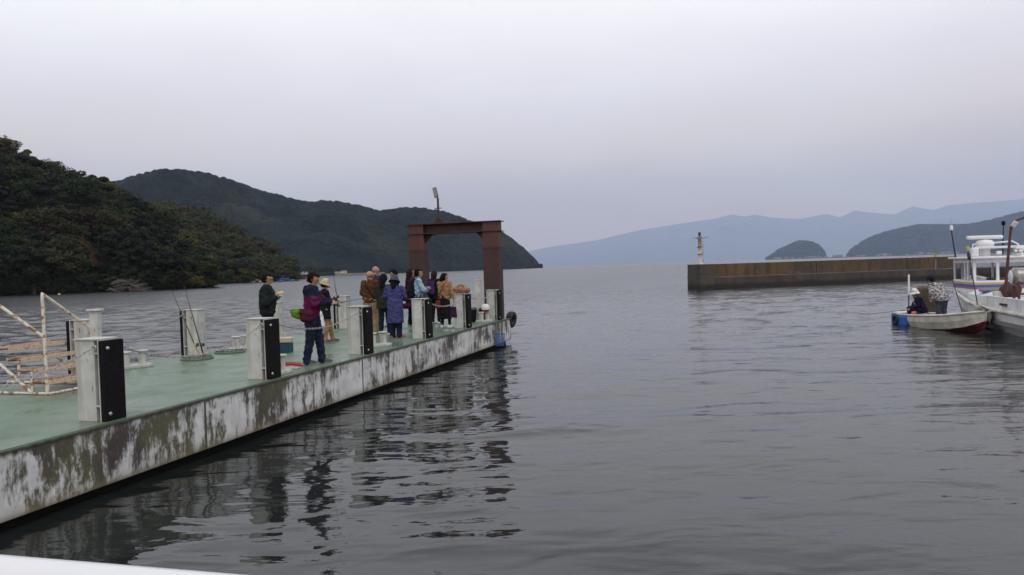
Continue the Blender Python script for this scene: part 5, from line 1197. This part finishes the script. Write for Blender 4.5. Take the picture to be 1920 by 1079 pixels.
mb.bx(1.44, 1.49, .3, 6.1, .74, 1.10, .012); mb.bx(-1.46, 1.43, 6.11, 6.16, .5, 1.06, .01)
mb.build('bulwark', MATS['boat_stained'], bb)
MB().bx(-1.53, -1.45, .28, 6.14, 1.101, 1.135, .012).build('rail_cap', MATS['boat_white'], bb)
# engine casing in front of the cabin
mb = MB(); mb.prism([(-1.35, .5), (1.35, .5), (1.35, 1.08), (-1.1, 1.20), (-1.35, 1.08)], 6.3, 8.6, lambda a, b_, z: (a, z, b_)); mb.build('casing', MATS['boat_white'], bb)
mb = MB(); mb.bx(-.85, .2, 6.27, 6.298, .85, 1.06); mb.build('hatch', MATS['boat_grey'], bb)
# cabin
cy0, cy1, cx0, cx1, z0, z1 = 8.61, 11.0, -1.18, 1.25, .5, 2.28; cab = []
mb = MB(); mb.bx(cx0, cx1, cy0, cy1, z0, 1.52, .02); mb.bx(cx0, cx1, cy0, cy1, 2.14, z1, .0)
mb.build('cabin', MATS['boat_white'], bb)
def wf(*q): MB().bx(*q).build('window_frame', MATS['boat_white'], bb)
for x in (cx0+.05, -.42, .62, cx1-.05): wf(x-.045, x+.045, cy0+.01, cy0+.08, 1.521, 2.139)
for y in (cy0+.7, cy0+1.05, cy1-.06):
    for x in (cx0+.045, cx1-.045): wf(x-.03, x+.03, y-.05, y+.05, 1.521, 2.139)
for x in (cx0+.3, cx0+1.3): wf(x-.03, x+.03, cy1-.07, cy1-.01, 1.521, 2.139)
m, t, b = newmat('cabin_glass', .06); b.inputs['Base Color'].default_value = (.75, .76, .78, 1); b.inputs['Transmission Weight'].default_value = 1.0; b.inputs['IOR'].default_value = 1.1
gm = MATS['cabin_glass']
for x_0, x_1 in ((cx0+.10, -.47), (-.37, .57), (.67, cx1-.1)): MB().bx(x_0, x_1, cy0+.035, cy0+.041, 1.522, 2.138).build('window', gm, bb)
for y_0, y_1 in ((cy0+.09, cy0+.64), (cy0+.76, cy0+.99), (cy0+1.11, cy1-.12)): MB().bx(cx0+.03, cx0+.036, y_0, y_1, 1.522, 2.138).build('window', gm, bb)
mb = MB(); mb.bx(cx1-.4, cx1-.1, cy0+.8, cy1-.3, .6, 1.75, .05); mb.bx(-.5, .4, cy0+.6, cy0+1.0, .6, 1.60, .04); mb.build('console', MATS['boat_grey'], bb)
MB().bx(cx0-.14, cx1+.16, cy0-.22, cy1+.15, 2.281, 2.35, .02).build('roof', MATS['boat_white'], bb)
for nm, c_, za, zb in (('yellow', (.50, .33, .05), 1.40, 1.455), ('blue', (.06, .10, .30), 1.285, 1.385), ('pink', (.35, .10, .22), 1.225, 1.28)):
    mm = mat('stripe_'+nm, c_, .45); mb = MB(); mb.bx(cx0-.006, cx1, cy0-.008, cy0-.003, za, zb); mb.bx(cx0-.008, cx0-.003, cy0-.006, cy1, za, zb); mb.build('stripe', mm, bb)
# flybridge: bar, lamps, radar, screen
mb = MB(); 
for x in (-1.08, .25): mb.box((x, cy0+.2, 2.50), (.22, .3, .30), None, .05)
mb.bx(-1.1, .34, cy0+.08, cy0+.32, 2.62, 2.70, .025); mb.build('lamp_rack', MATS['boat_white'], bb)
mb = MB(); mb.box((.18, cy0+.05, 2.52), (.26, .12, .14), None, .02); mb.tube([(.12, cy0-.02, 2.52), (.12, cy0-.04, 2.52)], .05, 12, mi=1); mb.tube([(.25, cy0-.02, 2.52), (.25, cy0-.04, 2.52)], .05, 12, mi=1)
mb.build('work_lamp', [mat('lamp_case', (.25, .22, .14), .5), MATS['boat_white']], bb)
MB().box((-.35, cy0+.1, 2.47), (.16, .12, .12), None, .03).build('work_lamp', MATS['boat_white'], bb)
rx_, ry_ = -.68, cy0+.45
mb = MB(); mb.lathe([(.16, 2.36), (.16, 2.66), (.27, 2.70), (.29, 2.78), (.27, 2.86), (.2, 2.92), (.05, 2.93)], (rx_, ry_, 0), 24); mb.build('radar_base', MATS['boat_white'], bb)
MB().box((rx_, ry_, 3.02), (1.30, .12, .13), rotz(-a2+.05), .05).build('radar_scanner', MATS['boat_white'], bb); MB().lathe([(.09, 2.931), (.09, 2.955)], (rx_, ry_, 0), 12).build('radar_shaft', MATS['boat_cream'], bb)
mb = MB(); mb.tube([(-.95, cy0+1.0, 2.35), (-.9, cy0+1.0, 2.78), (.35, cy0+1.0, 2.86), (.52, cy0+1.0, 2.75), (.68, cy0+1.0, 2.35)], .03, 8); mb.build('screen_frame', MATS['boat_white'], bb)
mb = MB(); mb.add([(-.9, cy0+1.03, 2.36), (-.87, cy0+1.03, 2.76), (.35, cy0+1.03, 2.83), (.5, cy0+1.03, 2.73), (.65, cy0+1.03, 2.36), (-.9, cy0+1.04, 2.36), (-.87, cy0+1.04, 2.76), (.35, cy0+1.04, 2.83), (.5, cy0+1.04, 2.73), (.65, cy0+1.04, 2.36)], [(0, 1, 2, 3, 4), (9, 8, 7, 6, 5), (0, 5, 6, 1), (1, 6, 7, 2), (2, 7, 8, 3), (3, 8, 9, 4), (4, 9, 5, 0)])
mb.build('windscreen', gm, bb)
def bpole(px0, py0, px1, py1, dpt, r, m_, nm):
    a_, b_ = bl(ond(px0, py0, dpt)), bl(ond(px1, py1, dpt)); return MB().tube([a_, b_], [r, r*.6], 8).build(nm, MATS[m_], bb)
bpole(1792, 484, 1783, 428, 28.2, .03, 'dark_metal', 'whip_antenna'); bpole(1783.5, 430, 1783, 408, 28.2, .012, 'galvanised', 'antenna_tip'); MB().lathe([(.05, 0), (.06, .1), (.04, .18)], bl(ond(1784, 432, 28.2)), 10).build('antenna_joint', MATS['boat_white'], bb)
bpole(1880, 478, 1881.5, 420, 28.4, .03, 'dark_metal', 'signal_mast'); MB().lathe([(.06, 0), (.07, .12), (.05, .16)], bl(ond(1881.5, 423, 28.4)), 12).build('mast_lamp', MATS['hull_black'], bb)
MB().lathe([(.03, -.45), (.03, -.1), (.10, -.06), (.12, .02), (.08, .1), (.01, .12)], bl(ond(1916, 466, 28.2)), 14).build('gps_dome', MATS['boat_white'], bb)
# rusty davit, winch, drum
mb = MB(); dd = 23.6; pts = [ond(1884, 565, dd), ond(1890, 485, dd), ond(1895, 432, dd), ond(1897, 421, dd), ond(1904, 414, dd), ond(1945, 400, dd)]; mb.tube([bl(q) for q in pts], [.05, .042, .036, .036, .036, .03], 10)
mb.build('davit', MATS['red_lead'], bb)
MB().box(bl(ond(1902, 421, dd-.1)), (.14, .10, .20), roty(R(35)), .02).build('davit_lamp', MATS['galvanised'], bb)
Wp = bl(ond(1914, 519, 22.6)); mb = MB(); q = roty(R(90)); mb.lathe([(.06, -.26), (.20, -.25), (.27, -.18), (.265, -.1), (.265, .5)], Wp, 28, rot=q); mb.build('drum', mat('drum_steel', (.26, .25, .23), .35, .7, var=.3), bb)
mb = MB(); mb.lathe([(.02, -.30), (.14, -.29), (.205, -.262)], Wp, 24, rot=q); mb.build('drum_end', MATS['boat_white'], bb)
mb = MB()
for x in (-.12, .35):
    for y in (-.2, .2): mb.box((Wp.x+x, Wp.y+y, (Wp.z+.5)/2), (.06, .06, Wp.z-.5), None, .005)
mb.bx(Wp.x-.5, Wp.x+.9, Wp.y-.24, Wp.y+.24, .9, .96); mb.bx(Wp.x-.16, Wp.x+.6, Wp.y-.3, Wp.y-.24, 1.22, 1.28); mb.build('winch_frame', MATS['red_lead'], bb)
mb = MB(); c0 = bl(ond(1893, 547, 24.4)); mb.lathe([(.05, -.3), (.26, -.28), (.30, 0), (.26, .28), (.05, .3)], c0, 20, rot=rotx(R(70))); mb.build('line_hauler', MATS['rust_steel'], bb)
r_ = bl(ond(1862, 545, 25.4)); mb = MB(); mb.lathe([(.02, 0), (.40, .02), (.42, .07), (.30, .12), (.02, .14)], (r_.x, r_.y, r_.z-.05), 24); mb.build('hatch_cover', MATS['boat_grey'], bb)
MB().box(bl(ond(1869, 553, 23.8)), (.18, .2, .22), None, .02).build('box', MATS['boat_cream'], bb)
r_ = bl(ond(1838, 574, 24.7)); MB().lathe([(.04, -.12), (.12, -.1), (.13, .0), (.12, .1), (.04, .12)], (r_.x-.05, r_.y, r_.z), 16, rot=rotx(R(90))).build('fairlead', MATS['boat_cream'], bb)
# rope from the boats
P0 = sbw(0, 3.75, .70); tagr = MB().tube([P0, P0+Vector((.2, .1, .02)), ond(1838, 574, 24.7)], .016, 6).build('mooring_rope', MATS['black_rubber']); tag(tagr, 'dark mooring rope tying the skiff bow to the big boat', 'rope')

# ------------------------------------------------------------------ our own boat's rail, lower left
rr_ = empty('boat_railing', (0, 1.4, 0), 0, 'glossy white rail of the boat the photo is taken from, bottom left corner', 'railing')
A_, B2 = ond(-420, 1009, 1.45), ond(760, 1107, 1.25)
rad = .052; off = Vector((0, 0, -rad*1.02)); A_ += off; B2 += off; loc = Vector((0, 1.4, 0))
dr = (B2-A_); mb = MB(); mb.tube([A_-loc-dr*.6, A_-loc, B2-loc, B2-loc+dr*.8], rad, 28); mb.build('rail_tube', mat('rail_white', (.66, .66, .66), .3, var=.02, coat=.3), rr_)
for f_ in (-.5, .35, 1.2):
    q = A_+dr*f_-loc; MB().tube([(q.x, q.y, q.z-rad*.5), (q.x, q.y, 1.05)], .024, 12).build('stanchion', MATS['rail_white'], rr_)
rh = empty('ferry_hull', (0, 0, 0), 0, 'white bulwark of the boat the photo is taken from, below the rail', 'boat'); mb = MB(); y_ = 1.3
mb.bx(-6, 6, -2.6, 1.38, -.3, .98, .03); mb.build('bulwark', MATS['boat_white'], rh); 

# ------------------------------------------------------------------ air
m = bpy.data.materials.new('haze_air'); m.use_nodes = True; t = m.node_tree; t.nodes.clear(); o_ = N(t, 'ShaderNodeOutputMaterial'); pv = N(t, 'ShaderNodeVolumePrincipled')
pv.inputs['Color'].default_value = (.71, .83, 1.0, 1); pv.inputs['Density'].default_value = .000058; pv.inputs['Anisotropy'].default_value = 0.0; t.links.new(pv.outputs[0], o_.inputs['Volume'])
mb = MB(); mb.bx(-26000, 34000, -300, 31000, -4, 3200); o = mb.build('haze', m); tag(o, 'thin blue haze over the lake and the far mountains', 'haze', kind='stuff')
